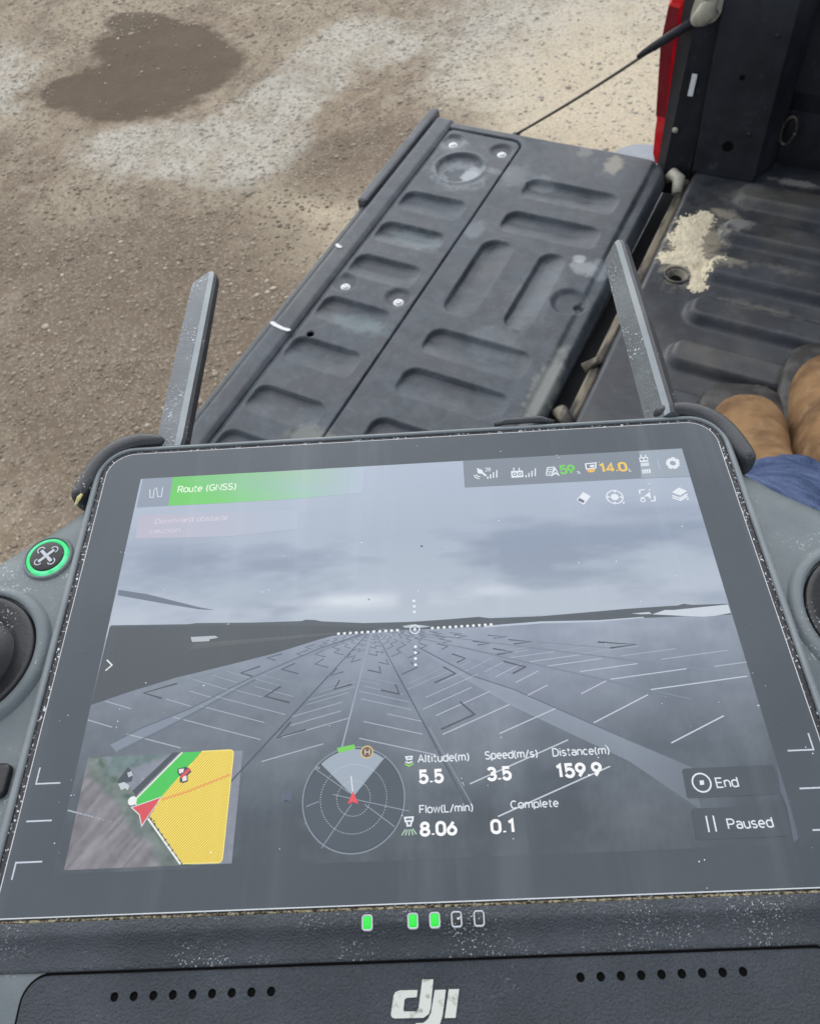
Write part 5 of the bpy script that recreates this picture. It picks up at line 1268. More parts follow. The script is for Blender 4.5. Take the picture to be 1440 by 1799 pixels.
    ('L', 'gear_icon', (232, 238, 246), 7, 1.0, [(70.73, 44.35), (70.18, 43.67)]),
    ('L', 'gear_icon', (232, 238, 246), 7, 1.0, [(70.42, 45.23), (69.63, 45.16)]),
    ('L', 'gear_icon', (232, 238, 246), 7, 1.0, [(70.9, 46.18), (70.45, 46.79)]),
    ('L', 'gear_icon', (232, 238, 246), 7, 1.0, [(71.8, 46.5), (72.05, 47.32)]),
    ('L', 'gear_icon', (232, 238, 246), 7, 1.0, [(72.45, 45.93), (73.2, 46.35)]),
    ('D', 'gear_icon', (160, 171, 186), 8, 0.8, [(71.46, 45.33)]),
    ('P', 'eraser_icon', (232, 238, 246), 7, [(46.11, 37.43), (47.84, 35.96), (45.59, 33.31), (43.94, 34.93)]),
    ('P', 'eraser_icon', (125, 136, 150), 8, [(44.86, 35.59), (46.08, 34.61), (45.59, 33.86), (44.2, 34.85)]),
    ('R', 'target_icon', (232, 238, 246), 7, 2.1, 0.32, [(54.02, 35.26)]),
    ('D', 'target_icon', (232, 238, 246), 7, 1.0, [(54.02, 35.26)]),
    ('L', 'target_icon', (232, 238, 246), 7, 0.4, [(54.28, 36.71), (54.45, 37.6)]),
    ('L', 'target_icon', (232, 238, 246), 7, 0.4, [(53.75, 33.82), (53.59, 32.94)]),
    ('L', 'target_icon', (232, 238, 246), 7, 0.4, [(52.76, 35.34), (51.95, 35.4)]),
    ('L', 'target_icon', (232, 238, 246), 7, 0.4, [(55.28, 35.17), (56.08, 35.12)]),
    ('P', 'target_icon', (232, 238, 246), 7, [(56.2, 33.82), (56.23, 33.04), (55.52, 33.09)]),
    ('L', 'recenter_icon', (232, 238, 246), 7, 0.36, [(60.67, 35.76), (60.82, 37.0), (62.22, 37.13)]),
    ('L', 'recenter_icon', (232, 238, 246), 7, 0.36, [(63.28, 36.94), (63.65, 36.97)]),
    ('L', 'recenter_icon', (232, 238, 246), 7, 0.36, [(64.31, 34.95), (64.16, 33.4), (62.98, 33.36)]),
    ('L', 'recenter_icon', (232, 238, 246), 7, 0.36, [(60.76, 34.63), (61.65, 34.57)]),
    ('P', 'recenter_icon', (232, 238, 246), 7, [(63.43, 36.36), (63.17, 33.8), (62.66, 34.84), (61.58, 34.91)]),
    ('R', 'recenter_icon', (232, 238, 246), 7, 0.55, 0.3, [(61.08, 33.77)]),
    ('P', 'layers_icon', (232, 238, 246), 7, [(69.03, 35.76), (71.17, 37.2), (73.06, 35.93), (70.94, 34.61)]),
    ('L', 'layers_icon', (232, 238, 246), 7, 0.42, [(68.89, 34.75), (70.73, 33.73), (72.91, 34.93)]),
    ('L', 'layers_icon', (232, 238, 246), 7, 0.42, [(68.74, 34.09), (70.58, 33.07), (72.75, 34.27)]),
    ('P', 'layers_icon', (232, 238, 246), 7, [(72.85, 33.92), (72.85, 33.14), (72.14, 33.19)]),
    ('D', 'aiming_dot', (236, 241, 247), 6, 0.36, [(-18.07, -0.05), (-16.65, -0.04), (-15.24, -0.02), (-13.82, -0.0), (-12.41, 0.01), (-11.0, 0.03), (-9.58, 0.05), (-8.17, 0.06), (-6.76, 0.08), (-5.35, 0.1), (-3.94, 0.11), (4.4, 0.21), (5.8, 0.22), (7.21, 0.24), (8.61, 0.26), (10.01, 0.27), (11.41, 0.29), (12.81, 0.31), (14.21, 0.32), (15.61, 0.34), (17.01, 0.36), (18.4, 0.37), (0.22, 7.72), (0.25, 6.22), (0.24, 4.73), (0.22, -4.36), (0.17, -5.83), (0.13, -7.33), (0.08, -8.89)]),
    ('R', 'aiming_ring', (236, 241, 247), 6, 1.12, 0.24, [(0.21, 0.14)]),
    ('D', 'aiming_dot', (236, 241, 247), 6, 0.34, [(0.21, 0.14)]),
    ('L', 'drawer_arrow', (236, 241, 247), 6, 0.32, [(-73.52, -3.86), (-72.0, -5.24), (-73.3, -6.6)]),
    ('P', 'map_roof', (92, 97, 108), 6, [(-65.47, -32.47), (-63.62, -29.36), (-62.24, -30.53), (-62.17, -32.47), (-64.26, -32.79)]),
    ('P', 'map_roof', (200, 210, 218), 7, [(-65.1, -32.89), (-63.88, -32.53), (-62.5, -33.33), (-62.69, -34.3), (-63.34, -33.84), (-64.12, -34.24)]),
    ('P', 'map_roof', (190, 200, 210), 7, [(-63.53, -30.62), (-62.59, -30.24), (-62.17, -31.23), (-63.05, -31.61)]),
    ('P', 'map_strip', (84, 82, 92), 6, [(-54.07, -26.61), (-52.6, -26.68), (-60.75, -35.56), (-61.66, -34.45)]),
    ('P', 'map_done_strip', (84, 206, 84), 6, [(-51.96, -26.7), (-47.65, -26.72), (-55.16, -36.01), (-59.99, -37.4), (-60.74, -36.36)]),
    ('P', 'map_route_area', (255, 232, 40), 6, [(-47.66, -26.7), (-41.28, -26.67), (-40.73, -26.86), (-40.5, -27.38), (-40.48, -48.62), (-40.64, -49.1), (-41.15, -49.32), (-48.57, -49.27), (-56.97, -39.94), (-55.16, -36.01)]),
    ('L', 'map_stripe', (196, 172, 40), 7, 0.16, [(-47.48, -26.81), (-49.61, -29.23)]),
    ('L', 'map_stripe', (196, 172, 40), 7, 0.16, [(-46.86, -26.81), (-55.31, -36.42)]),
    ('L', 'map_stripe', (196, 172, 40), 7, 0.16, [(-46.24, -26.82), (-55.93, -37.8)]),
    ('L', 'map_stripe', (196, 172, 40), 7, 0.16, [(-45.63, -26.82), (-56.54, -39.17)]),
    ('L', 'map_stripe', (196, 172, 40), 7, 0.16, [(-45.01, -26.82), (-56.75, -40.08)]),
    ('L', 'map_stripe', (196, 172, 40), 7, 0.16, [(-44.39, -26.82), (-56.46, -40.42)]),
    ('L', 'map_stripe', (196, 172, 40), 7, 0.16, [(-43.77, -26.82), (-56.16, -40.75)]),
    ('L', 'map_stripe', (196, 172, 40), 7, 0.16, [(-43.15, -26.82), (-55.86, -41.08)]),
    ('L', 'map_stripe', (196, 172, 40), 7, 0.16, [(-42.53, -26.83), (-55.56, -41.4)]),
    ('L', 'map_stripe', (196, 172, 40), 7, 0.16, [(-41.91, -26.83), (-55.27, -41.73)]),
    ('L', 'map_stripe', (196, 172, 40), 7, 0.16, [(-41.29, -26.83), (-54.97, -42.06)]),
    ('L', 'map_stripe', (196, 172, 40), 7, 0.16, [(-40.72, -26.88), (-54.68, -42.39)]),
    ('L', 'map_stripe', (196, 172, 40), 7, 0.16, [(-40.56, -27.39), (-54.38, -42.71)]),
    ('L', 'map_stripe', (196, 172, 40), 7, 0.16, [(-40.56, -28.08), (-54.09, -43.04)]),
    ('L', 'map_stripe', (196, 172, 40), 7, 0.16, [(-40.56, -28.76), (-53.79, -43.36)]),
    ('L', 'map_stripe', (196, 172, 40), 7, 0.16, [(-40.56, -29.43), (-53.5, -43.69)]),
    ('L', 'map_stripe', (196, 172, 40), 7, 0.16, [(-40.56, -30.11), (-53.21, -44.01)]),
    ('L', 'map_stripe', (196, 172, 40), 7, 0.16, [(-40.56, -30.78), (-52.92, -44.33)]),
    ('L', 'map_stripe', (196, 172, 40), 7, 0.16, [(-40.56, -31.44), (-52.63, -44.65)]),
    ('L', 'map_stripe', (196, 172, 40), 7, 0.16, [(-40.56, -32.11), (-52.34, -44.97)]),
    ('L', 'map_stripe', (196, 172, 40), 7, 0.16, [(-40.55, -32.77), (-52.05, -45.29)]),
    ('L', 'map_stripe', (196, 172, 40), 7, 0.16, [(-40.55, -33.43), (-51.77, -45.61)]),
    ('L', 'map_stripe', (196, 172, 40), 7, 0.16, [(-40.55, -34.08), (-51.48, -45.93)]),
    ('L', 'map_stripe', (196, 172, 40), 7, 0.16, [(-40.55, -34.73), (-51.19, -46.24)]),
    ('L', 'map_stripe', (196, 172, 40), 7, 0.16, [(-40.55, -35.38), (-50.91, -46.56)]),
    ('L', 'map_stripe', (196, 172, 40), 7, 0.16, [(-40.55, -36.03), (-50.62, -46.87)]),
    ('L', 'map_stripe', (196, 172, 40), 7, 0.16, [(-40.55, -36.67), (-50.34, -47.19)]),
    ('L', 'map_stripe', (196, 172, 40), 7, 0.16, [(-40.55, -37.31), (-50.06, -47.5)]),
    ('L', 'map_stripe', (196, 172, 40), 7, 0.16, [(-40.55, -37.95), (-49.77, -47.82)]),
    ('L', 'map_stripe', (196, 172, 40), 7, 0.16, [(-40.55, -38.58), (-49.49, -48.13)]),
    ('L', 'map_stripe', (196, 172, 40), 7, 0.16, [(-40.55, -39.21), (-49.21, -48.44)]),
    ('L', 'map_stripe', (196, 172, 40), 7, 0.16, [(-40.55, -39.84), (-48.93, -48.75)]),
    ('L', 'map_stripe', (196, 172, 40), 7, 0.16, [(-40.54, -40.47), (-48.65, -49.06)]),
    ('L', 'map_stripe', (196, 172, 40), 7, 0.16, [(-40.54, -41.09), (-48.21, -49.2)]),
    ('L', 'map_stripe', (196, 172, 40), 7, 0.16, [(-40.54, -41.71), (-47.64, -49.21)]),
    ('L', 'map_stripe', (196, 172, 40), 7, 0.16, [(-40.54, -42.33), (-47.08, -49.21)]),
    ('L', 'map_stripe', (196, 172, 40), 7, 0.16, [(-40.54, -42.94), (-46.51, -49.22)]),
    ('L', 'map_stripe', (196, 172, 40), 7, 0.16, [(-40.54, -43.55), (-45.95, -49.22)]),
    ('L', 'map_stripe', (196, 172, 40), 7, 0.16, [(-40.54, -44.16), (-45.38, -49.23)]),
    ('L', 'map_stripe', (196, 172, 40), 7, 0.16, [(-40.54, -44.77), (-44.82, -49.24)]),
    ('L', 'map_stripe', (196, 172, 40), 7, 0.16, [(-40.54, -45.37), (-44.25, -49.24)]),
    ('L', 'map_stripe', (196, 172, 40), 7, 0.16, [(-40.54, -45.97), (-43.69, -49.25)]),
    ('L', 'map_stripe', (196, 172, 40), 7, 0.16, [(-40.54, -46.57), (-43.12, -49.25)]),
    ('L', 'map_stripe', (196, 172, 40), 7, 0.16, [(-40.54, -47.16), (-42.56, -49.26)]),
    ('L', 'map_stripe', (196, 172, 40), 7, 0.16, [(-40.54, -47.76), (-41.99, -49.26)]),
    ('L', 'map_stripe', (196, 172, 40), 7, 0.16, [(-40.53, -48.35), (-41.43, -49.27)]),
    ('L', 'map_border', (244, 246, 236), 8, 0.3, [(-51.96, -26.7), (-60.74, -36.36)]),
    ('L', 'map_border', (240, 242, 236), 8, 0.4, [(-57.25, -40.26), (-49.01, -49.35)]),
    ('L', 'map_border', (245, 232, 150), 8, 0.22, [(-47.66, -26.67), (-41.28, -26.64), (-40.67, -26.92), (-40.5, -27.44), (-40.48, -48.62), (-40.74, -49.17), (-41.2, -49.37), (-48.57, -49.29)]),
    ('D', 'map_marker', (70, 80, 80), 8, 0.28, [(-56.61, -40.42)]),
    ('D', 'map_marker', (70, 80, 80), 8, 0.28, [(-55.68, -41.49)]),
    ('D', 'map_marker', (70, 80, 80), 8, 0.28, [(-54.76, -42.55)]),
    ('D', 'map_marker', (70, 80, 80), 8, 0.28, [(-53.84, -43.6)]),
    ('D', 'map_marker', (70, 80, 80), 8, 0.28, [(-52.93, -44.64)]),
    ('D', 'map_marker', (70, 80, 80), 8, 0.28, [(-52.03, -45.67)]),
    ('D', 'map_marker', (70, 80, 80), 8, 0.28, [(-51.14, -46.7)]),
    ('D', 'map_marker', (70, 80, 80), 8, 0.28, [(-50.25, -47.72)]),
    ('D', 'map_marker', (70, 80, 80), 8, 0.28, [(-49.37, -48.73)]),
    ('L', 'map_heading', (236, 176, 74), 8, 0.5, [(-55.06, -36.6), (-49.65, -35.16), (-40.7, -31.95)]),
    ('D', 'map_marker', (240, 244, 246), 8, 0.95, [(-61.27, -36.56)]),
    ('P', 'map_marker', (240, 244, 246), 8, [(-60.91, -36.97), (-60.51, -36.85), (-60.06, -37.32), (-60.46, -37.46)]),
    ('P', 'map_arrow', (226, 232, 236), 9, [(-55.01, -35.91), (-61.42, -37.87), (-59.32, -39.53), (-58.34, -41.95)]),
    ('P', 'map_arrow', (222, 86, 80), 10, [(-55.25, -36.16), (-61.01, -37.94), (-59.16, -39.38), (-58.33, -41.51)]),
    ('P', 'spray_icon', (50, 48, 48), 9, [(-52.5, -30.26), (-50.84, -29.86), (-49.77, -30.24), (-49.31, -31.09), (-50.01, -31.61), (-49.81, -32.99), (-50.76, -33.36), (-51.65, -33.05), (-51.68, -31.95), (-52.36, -31.18)]),
    ('P', 'spray_icon', (240, 236, 230), 10, [(-52.2, -30.35), (-51.07, -30.24), (-51.1, -31.01), (-51.91, -31.31)]),
    ('P', 'spray_icon', (240, 236, 230), 10, [(-51.24, -31.97), (-50.28, -31.74), (-50.1, -32.76), (-50.95, -33.0)]),
    ('P', 'spray_icon', (232, 92, 72), 11, [(-49.94, -30.09), (-49.5, -30.58), (-51.25, -32.33), (-51.71, -31.92)]),
    ('C', 'compass', (-13.9, -38.18), [(-24.52, -37.75), (-3.35, -38.62), (-13.44, -26.5), (-13.85, -48.87)]),
    ('D', 'home_marker', (214, 196, 140), 9, 1.42, [(-11.12, -28.46)]),
    ('D', 'home_marker', (126, 112, 82), 10, 1.12, [(-11.12, -28.46)]),
    ('T', 'home_text', 'H', (236, 228, 200), 11, (-11.61, -29.17), 1.13, 1.41),
    ('P', 'range_bar', (132, 212, 82), 9, [(-17.68, -27.26), (-13.91, -26.66), (-13.68, -27.66), (-17.32, -28.38)]),
    ('T', 'north_mark', 'N', (226, 232, 240), 9, (-22.06, -31.68), 0.67, 0.65),
    ('L', 'heading_line', (232, 236, 242), 9, 0.22, [(-14.52, -33.33), (-14.09, -36.57)]),
    ('P', 'heading_arrow', (236, 84, 90), 10, [(-14.04, -36.58), (-12.83, -39.18), (-14.01, -38.73), (-15.12, -39.08)]),
    ('L', 'compass_line', (160, 171, 186), 8, 0.16, [(-23.86, -39.24), (-21.23, -38.33)]),
    ('L', 'compass_line', (160, 171, 186), 8, 0.16, [(-14.27, -39.12), (-20.34, -47.46)]),
    ('L', 'compass_line', (160, 171, 186), 8, 0.16, [(-11.61, -39.23), (-5.31, -43.95)]),
    ('L', 'compass_line', (160, 171, 186), 8, 0.16, [(-18.33, -37.02), (-2.31, -41.01)]),
    ('L', 'compass_line', (160, 171, 186), 8, 0.16, [(-22.34, -31.5), (-14.84, -36.8)]),
    ('L', 'compass_line', (160, 171, 186), 8, 0.16, [(-6.99, -29.48), (-12.44, -35.35)]),
    ('L', 'altitude_icon', (232, 238, 246), 7, 0.34, [(-2.67, -29.89), (-1.35, -29.84), (-1.47, -30.38), (-2.46, -30.44), (-2.67, -29.89)]),
    ('L', 'altitude_icon', (232, 238, 246), 7, 0.3, [(-2.8, -30.91), (-2.04, -31.21), (-1.27, -30.87)]),
    ('L', 'altitude_icon', (150, 212, 110), 7, 0.34, [(-2.92, -31.33), (-2.06, -31.85), (-1.07, -31.3)]),
    ('L', 'flow_icon', (232, 238, 246), 7, 0.36, [(-3.19, -42.26), (-1.51, -42.23), (-1.63, -42.92), (-3.1, -42.96), (-3.19, -42.26)]),
    ('L', 'flow_icon', (232, 238, 246), 7, 0.36, [(-2.84, -43.07), (-2.7, -43.85), (-2.03, -43.83), (-1.85, -43.06)]),
    ('L', 'flow_icon', (186, 214, 196), 7, 0.24, [(-3.14, -44.52), (-3.89, -45.65)]),
    ('L', 'flow_icon', (186, 214, 196), 7, 0.24, [(-2.72, -44.54), (-3.17, -45.68)]),
    ('L', 'flow_icon', (186, 214, 196), 7, 0.24, [(-2.31, -44.55), (-2.44, -45.71)]),
    ('L', 'flow_icon', (186, 214, 196), 7, 0.24, [(-1.94, -44.52), (-1.61, -45.69)]),
    ('L', 'flow_icon', (186, 214, 196), 7, 0.24, [(-1.63, -44.48), (-0.89, -45.57)]),
    ('T', 'readout_label', 'Altitude(m)', (232, 238, 246), 7, (-0.19, -31.29), 11.13, 1.83),
    ('T', 'readout_value', '5.5', (250, 252, 255), 7, (-0.13, -35.71), 5.41, 3.03),
    ('T', 'readout_label', 'Speed(m/s)', (232, 238, 246), 7, (14.26, -31.23), 11.34, 1.83),
    ('T', 'readout_value', '3.5', (250, 252, 255), 7, (14.36, -35.75), 5.28, 3.02),
    ('T', 'readout_label', 'Distance(m)', (232, 238, 246), 7, (28.74, -31.22), 12.13, 1.82),
    ('T', 'readout_value', '159.9', (250, 252, 255), 7, (28.81, -35.8), 9.87, 3.12),
    ('T', 'readout_label', 'Flow(L/min)', (232, 238, 246), 7, (-0.18, -41.59), 11.15, 1.69),
    ('T', 'readout_value', '8.06', (250, 252, 255), 7, (-0.23, -46.08), 7.68, 2.91),
    ('T', 'readout_label', 'Complete', (232, 238, 246), 7, (18.71, -41.46), 9.94, 1.69),
    ('T', 'readout_value', '0.1', (250, 252, 255), 7, (14.22, -46.16), 5.14, 2.9),
    ('D', 'map_pin', (108, 118, 134), 6, 1.3, [(-28.13, -37.02)]),
    ('P', 'map_pin', (108, 118, 134), 6, [(-28.78, -37.77), (-27.38, -37.72), (-27.86, -38.67)]),
    ('P', 'end_button', (95, 103, 112), 6, [(55.16, -35.19), (55.71, -34.86), (73.57, -34.85), (74.18, -35.15), (73.51, -40.46), (72.96, -40.74), (55.31, -40.83), (54.92, -40.52)]),
    ('P', 'paused_button', (95, 103, 112), 6, [(55.17, -43.34), (55.67, -42.85), (73.47, -42.84), (73.9, -43.18), (73.61, -48.45), (73.08, -48.71), (55.29, -48.8), (54.85, -48.43)]),
    ('P', 'button_edge', (114, 124, 135), 5, [(74.62, -35.02), (75.23, -35.59), (74.76, -49.27), (73.61, -49.85), (74.3, -43.09), (73.96, -40.48)]),
    ('R', 'end_icon', (232, 238, 246), 8, 1.85, 0.32, [(58.56, -37.84)]),
    ('P', 'end_icon', (232, 238, 246), 8, [(58.24, -37.4), (59.1, -37.4), (59.0, -38.27), (58.13, -38.31)]),
    ('T', 'button_text', 'End', (232, 238, 246), 8, (61.4, -39.06), 4.62, 2.11),
    ('T', 'button_text', 'Paused', (232, 238, 246), 8, (61.59, -47.07), 9.11, 2.06),
    ('L', 'paused_icon', (232, 238, 246), 8, 0.3, [(57.83, -44.33), (57.7, -47.41)]),
    ('L', 'paused_icon', (232, 238, 246), 8, 0.3, [(59.24, -44.35), (59.14, -47.36)]),
]
for it in SCREEN:
    kind, name = it[0], it[1]
    if kind == 'P': add_poly(name, it[3], it[4], it[2])
    elif kind == 'G': add_poly(name, it[3], it[4], list(it[2]))
    elif kind == 'L':
        for V_, F_ in (flat_line(it[5], it[4], 0),):
            for f in F_: add_poly(name, it[3], [V_[q][:2] for q in f], it[2])
    elif kind == 'D':
        for c_ in it[5]: add_poly(name, it[3], circle(c_, it[4]), it[2])
    elif kind == 'R': add_ring(name, it[3], it[6][0], it[4], it[5], it[2])
    elif kind == 'T':
        _, _, s_, col, layer, (u, v), wd, ht = it
        wgt = ht * {'readout_value': .205, 'tank_text': .20, 'battery_text': .20, 'readout_label': .145, 'button_text': .13, 'route_text': .13}.get(name, .12)
        V_, F_ = [], []
        for i_, (sv, sf) in enumerate(stroke_text(s_, wd, ht, wgt, .26 if name == 'readout_value' else .19)):
            b = len(V_)
            V_ += [((u + p[0]) * .001, (v + p[1]) * .001, (LAYER(layer) + .003 * (i_ % 3)) * .001) for p in sv]
            F_ += [tuple(b + q for q in f) for f in sf]
        mt = mesh_of(V_, F_)
        set_cols(mt, [ecol(col)] * len(V_))
        link(name, mt, MAT['lit'], display, False)
# aerial picture under the route map
gx, gy = np.linspace(-73.0, -38.5, 116), np.linspace(-49.6, -26.9, 78)
X, Y = np.meshgrid(gx, gy, indexing='ij')
hx = -69.5 + (-28.5 - Y) * 1.02                     # hedge runs down to the right
dh = (X - hx)
ur, vr = X * .62 + Y * .78, X * .78 - Y * .62
fur = vnoise(ur * .12, vr, 1.5, 101)
n_a, n_b = vnoise(X, Y, .35, 102), vnoise(X, Y, 1.1, 103)
brown = np.array((144, 143, 151.)) + (fur - .5)[..., None] * 26 + (n_b - .5)[..., None] * 12
green = np.array((128, 140, 140.)) + (n_a - .5)[..., None] * 22 + (n_b - .5)[..., None] * 14
track = np.array((146, 152, 166.)) + (n_b - .5)[..., None] * 10
q = np.clip((-dh - 3.2 + 2 * (n_a - .5)) / 2.0, 0, 1)[..., None]
pc = green * (1 - q) + brown * q
q = np.clip((dh - 1.5) / .8, 0, 1)[..., None]; pc = pc * (1 - q) + track * q
tree = np.exp(-(dh / 1.1) ** 2) * np.clip((vnoise(X, Y, .9, 104) - .35) * 4, 0, 1)
pc = pc - tree[..., None] * np.array((34, 26, 32.))
q = (np.clip((Y + 31.5 - .35 * (X + 66)) / 1.0, 0, 1) * np.clip((X + 69) / 2, 0, 1) * np.clip((-54 - X) / 2, 0, 1))[..., None]
pc = pc * (1 - q) + (np.array((124, 142, 146.)) + (n_b - .5)[..., None] * 16) * q
V, F = grid(gx, gy, lambda X, Y: 0 * X + LAYER(3))
me = fast_mesh(V * .001, F)
set_cols(me, np.c_[np.clip(lin(np.clip(pc.reshape(-1, 3), 0, 255)) - BEZ, 0, None) * K_EM, np.ones(len(V))])
link('map_picture', me, MAT['lit'], display, False)
# compass dial
CX, CY, CR = -13.9, -38.0, 10.75
add_poly('compass_dial', 5, circle((CX, CY), CR, 64), (102, 111, 122))
add_ring('compass_dial', 7, (CX, CY), CR, .28, (146, 157, 171), 64)
add_ring('compass_dial', 7, (CX, CY), CR - .35, .2, (96, 105, 118), 64)
wedge = [(CX, CY + .4)] + [(CX + (CR - .4) * math.cos(t_), CY + (CR - .4) * math.sin(t_)) for t_ in np.linspace(math.radians(51), math.radians(134), 18)]
add_poly('compass_sector', 6, wedge, (168, 180, 194))
for rr, nn in ((3.55, 44), (7.0, 84)):
    for q in range(nn):
        t_ = 2 * math.pi * q / nn
        add_poly('compass_range', 8, circle((CX + rr * math.cos(t_), CY + rr * math.sin(t_)), .10, 6), (214, 221, 230))
for name, (V_, F_, C_) in parts_by_name.items():
    mt = mesh_of(V_, F_); set_cols(mt, C_)
    link(name, mt, MAT['lit'], display, False)
# back plate of the display panel itself
me = display.data; me.clear_geometry()
me.from_pydata([(-.0752, -.0504, .00002), (.0752, -.0504, .00002), (.0752, .0504, .00002), (-.0752, .0504, .00002)], [], [(0, 1, 2, 3)])
set_cols(me, [(.01, .01, .012, 1)] * 4)

# ---- lower band, indicator lights, lower panel with speaker holes and emblem
bp = [(-58.96, -.5), (-59.0, .22), (-59.2, .32), (-60.9, .30), (-61.4, .10), (-62.0, -.40), (-62.7, -1.0), (-63.6, -1.75), (-64.8, -2.25), (-66.2, -2.45), (-67.15, -2.5), (-67.3, -2.9), (-67.4, -4.6)]
V, F = loft([[(x, y, z) for y, z in bp] for x in np.linspace(-88.4, 88.4, 30)], False)
mm('lower_band', V, [f[::-1] for f in F], MAT['band'], ctl, True)
for i, x in enumerate((-10.9, -2.1, 2.1, 6.3, 10.6)):
    o_ = rrect(x - 1.05, x + 1.05, -62.45, -59.7, .6, 4)
    V, F = loft([[(a, b, -1.5) for a, b in o_], [(a, b, .40) for a, b in o_], [(a, b, .46) for a, b in offset(o_, .14)], [(a, b, .30) for a, b in offset(o_, .30)]], True)
    socket = mm('light_socket', V, F, MAT['print'], ctl, True)
    i_ = offset(o_, .28)
    V, F = loft([[(a, b, .0) for a, b in i_], [(a, b, .32) for a, b in i_], [(a, b, .42) for a, b in offset(i_, .25)]], True, False, True)
    mm('light', V, F, MAT['led_on'] if i < 3 else MAT['gasket'], socket, True)
po = rrect(-77.2, 77.2, -97.5, -67.75, (4.5, 4.5, 5, 5), 8)
V, F = loft([[(x, y, -6) for x, y in po], [(x, y, -2.75) for x, y in po], [(x, y, -2.5) for x, y in offset(po, .12)], [(x, y, -2.4) for x, y in offset(po, .45)]], True, True, True)
panel = mm('lower_panel', V, F, MAT['panel'], ctl)
V, F = loft([[(x, y, -3.6) for x, y in offset(po, -.55)], [(x, y, -2.93) for x, y in offset(po, -.5)]], True, False, True)
mm('panel_gap_shade', V, F, MAT['hole'], ctl)  # black plate under the seam, colouring in the shade of the gap
cv, cf = [], []
for x0 in (-59.2, 28.7):
    for q in range(9):
        V, F = lathe([(.80, -7), (.80, 2)], x0 + 3.74 * q, -71.6 + (.0 if x0 < 0 else .5), 18, False)
        F = F + [tuple(range(17, -1, -1)), tuple(range(18, 36))]
        b = len(cv); cv += V; cf += [tuple(b + i for i in f) for f in F]
cut = mm('cutter', cv, cf, None, None)
cut.parent = None; cut.matrix_world = Matrix.Identity(4)
tmp = bpy.data.objects.new('panel_tmp', panel.data); COL.objects.link(tmp)
bo_ = tmp.modifiers.new('holes', 'BOOLEAN'); bo_.operation = 'DIFFERENCE'; bo_.object = cut; bo_.solver = 'EXACT'
dg = bpy.context.evaluated_depsgraph_get(); dg.update()
newm = bpy.data.meshes.new_from_object(tmp.evaluated_get(dg))
panel.data = newm
bpy.data.objects.remove(tmp); bpy.data.objects.remove(cut)
link('hole_shade', box(-.070, .070, -.0735, -.0695, -.00292, -.00286), MAT['hole'], panel, False)  # black sheet close behind the speaker holes, painting their inner shade
def emblem(name, pts):
    pts = ccw(pts)
    V, F = loft([[(x, y, -2.5) for x, y in pts], [(x, y, -2.22) for x, y in pts]], True, False, True)
    mm(name, V, F, MAT['logo'], panel)
emblem('emblem_letter', [(-1.7, -72.18), (-5.02, -72.16), (-5.8, -72.38), (-6.19, -72.92), (-6.74, -75.83), (-6.52, -76.29), (-5.98, -76.45), (-0.75, -76.5), (0.25, -75.94), (0.62, -75.04), (1.32, -70.59), (-0.75, -70.53), (-1.62, -75.07), (-1.98, -75.48), (-4.1, -75.45), (-4.43, -75.26), (-4.17, -73.63), (-3.77, -73.36), (-1.89, -73.29)])
emblem('emblem_letter', [(1.51, -72.28), (3.57, -72.28), (2.74, -76.28), (2.24, -77.44), (1.35, -78.02), (0.26, -78.26), (-2.44, -78.25), (-2.19, -77.27), (-0.78, -77.25), (0.11, -76.65), (0.63, -75.77)])
emblem('emblem_letter', [(4.12, -72.24), (6.04, -72.26), (5.1, -76.67), (3.11, -76.65)])

# ---- thumb sticks
for s_ in (-1, 1):
    cx, cy = s_ * 110.3, -.5
    V, F = lathe([(21.0, -3.6), (20.0, -1.9), (18.6, -1.2), (17.5, -1.3), (17.3, -2.2), (17.1, -6)], cx, cy, 64, False)
    mm('stick_collar', V, F, MAT['shell'], ctl, True)
    V, F = lathe([(17.1, -5), (16.9, -1.9), (16.3, -1.35), (15.2, -1.5), (13.2, -2.3), (11.6, -2.6), (11.2, -2.9)], cx, cy, 64, False)
    ring = mm('stick_ring', V, F, MAT['stick'], ctl, True)
    V, F = lathe([(11.8, -2.95), (11.3, -2.5), (10.6, -1.6), (9.2, -.2), (7.4, .9), (6.0, 1.2), (5.4, 3), (5.2, 10), (7.6, 11.5), (8.0, 14.5), (6.6, 15.6), (2, 15.0)], cx, cy, 64)
    mm('thumb_stick', V, F, MAT['stick'], ctl, True)
# ---- lit round button with a four-rotor drawing
bx_, by_ = -97.0, 27.6
V, F = lathe([(7.0, -3.6), (6.5, -2.4), (5.95, -2.1), (5.75, -2.6), (5.6, -4)], bx_, by_, 48, False)
btn = mm('round_button', V, F, MAT['shell'], ctl, True)
V, F = lathe([(5.7, -4), (5.55, -2.2), (5.2, -1.9), (4.55, -1.95), (4.45, -2.3)], bx_, by_, 48, False)
mm('light_ring', V, F, MAT['ring_on'], btn, True)
V, F = lathe([(4.5, -3), (4.45, -1.9), (4.2, -1.75), (1, -1.7)], bx_, by_, 48)
mm('button_cap', V, F, MAT['stick'], btn, True)
V, F = [], []
def addl(pts, w):
    v, f = flat_line(pts, w, -1.62); b = len(V); V.extend(v); F.extend(tuple(b + q for q in g_) for g_ in f)
for sx_ in (-1, 1):
    for sy_ in (-1, 1):
        addl([(bx_, by_), (bx_ + sx_ * .9, by_ + sy_ * .9), (bx_ + sx_ * 1.75, by_ + sy_ * 1.75)], .85)
        a0 = math.atan2(sy_, sx_)
        addl([(bx_ + sx_ * 1.75 + .95 * math.cos(a0 + q), by_ + sy_ * 1.75 + .95 * math.sin(a0 + q)) for q in np.linspace(-1.9, 1.9, 12)], .30)
addl([(bx_ - .5, by_), (bx_ + .5, by_)], 1.3)
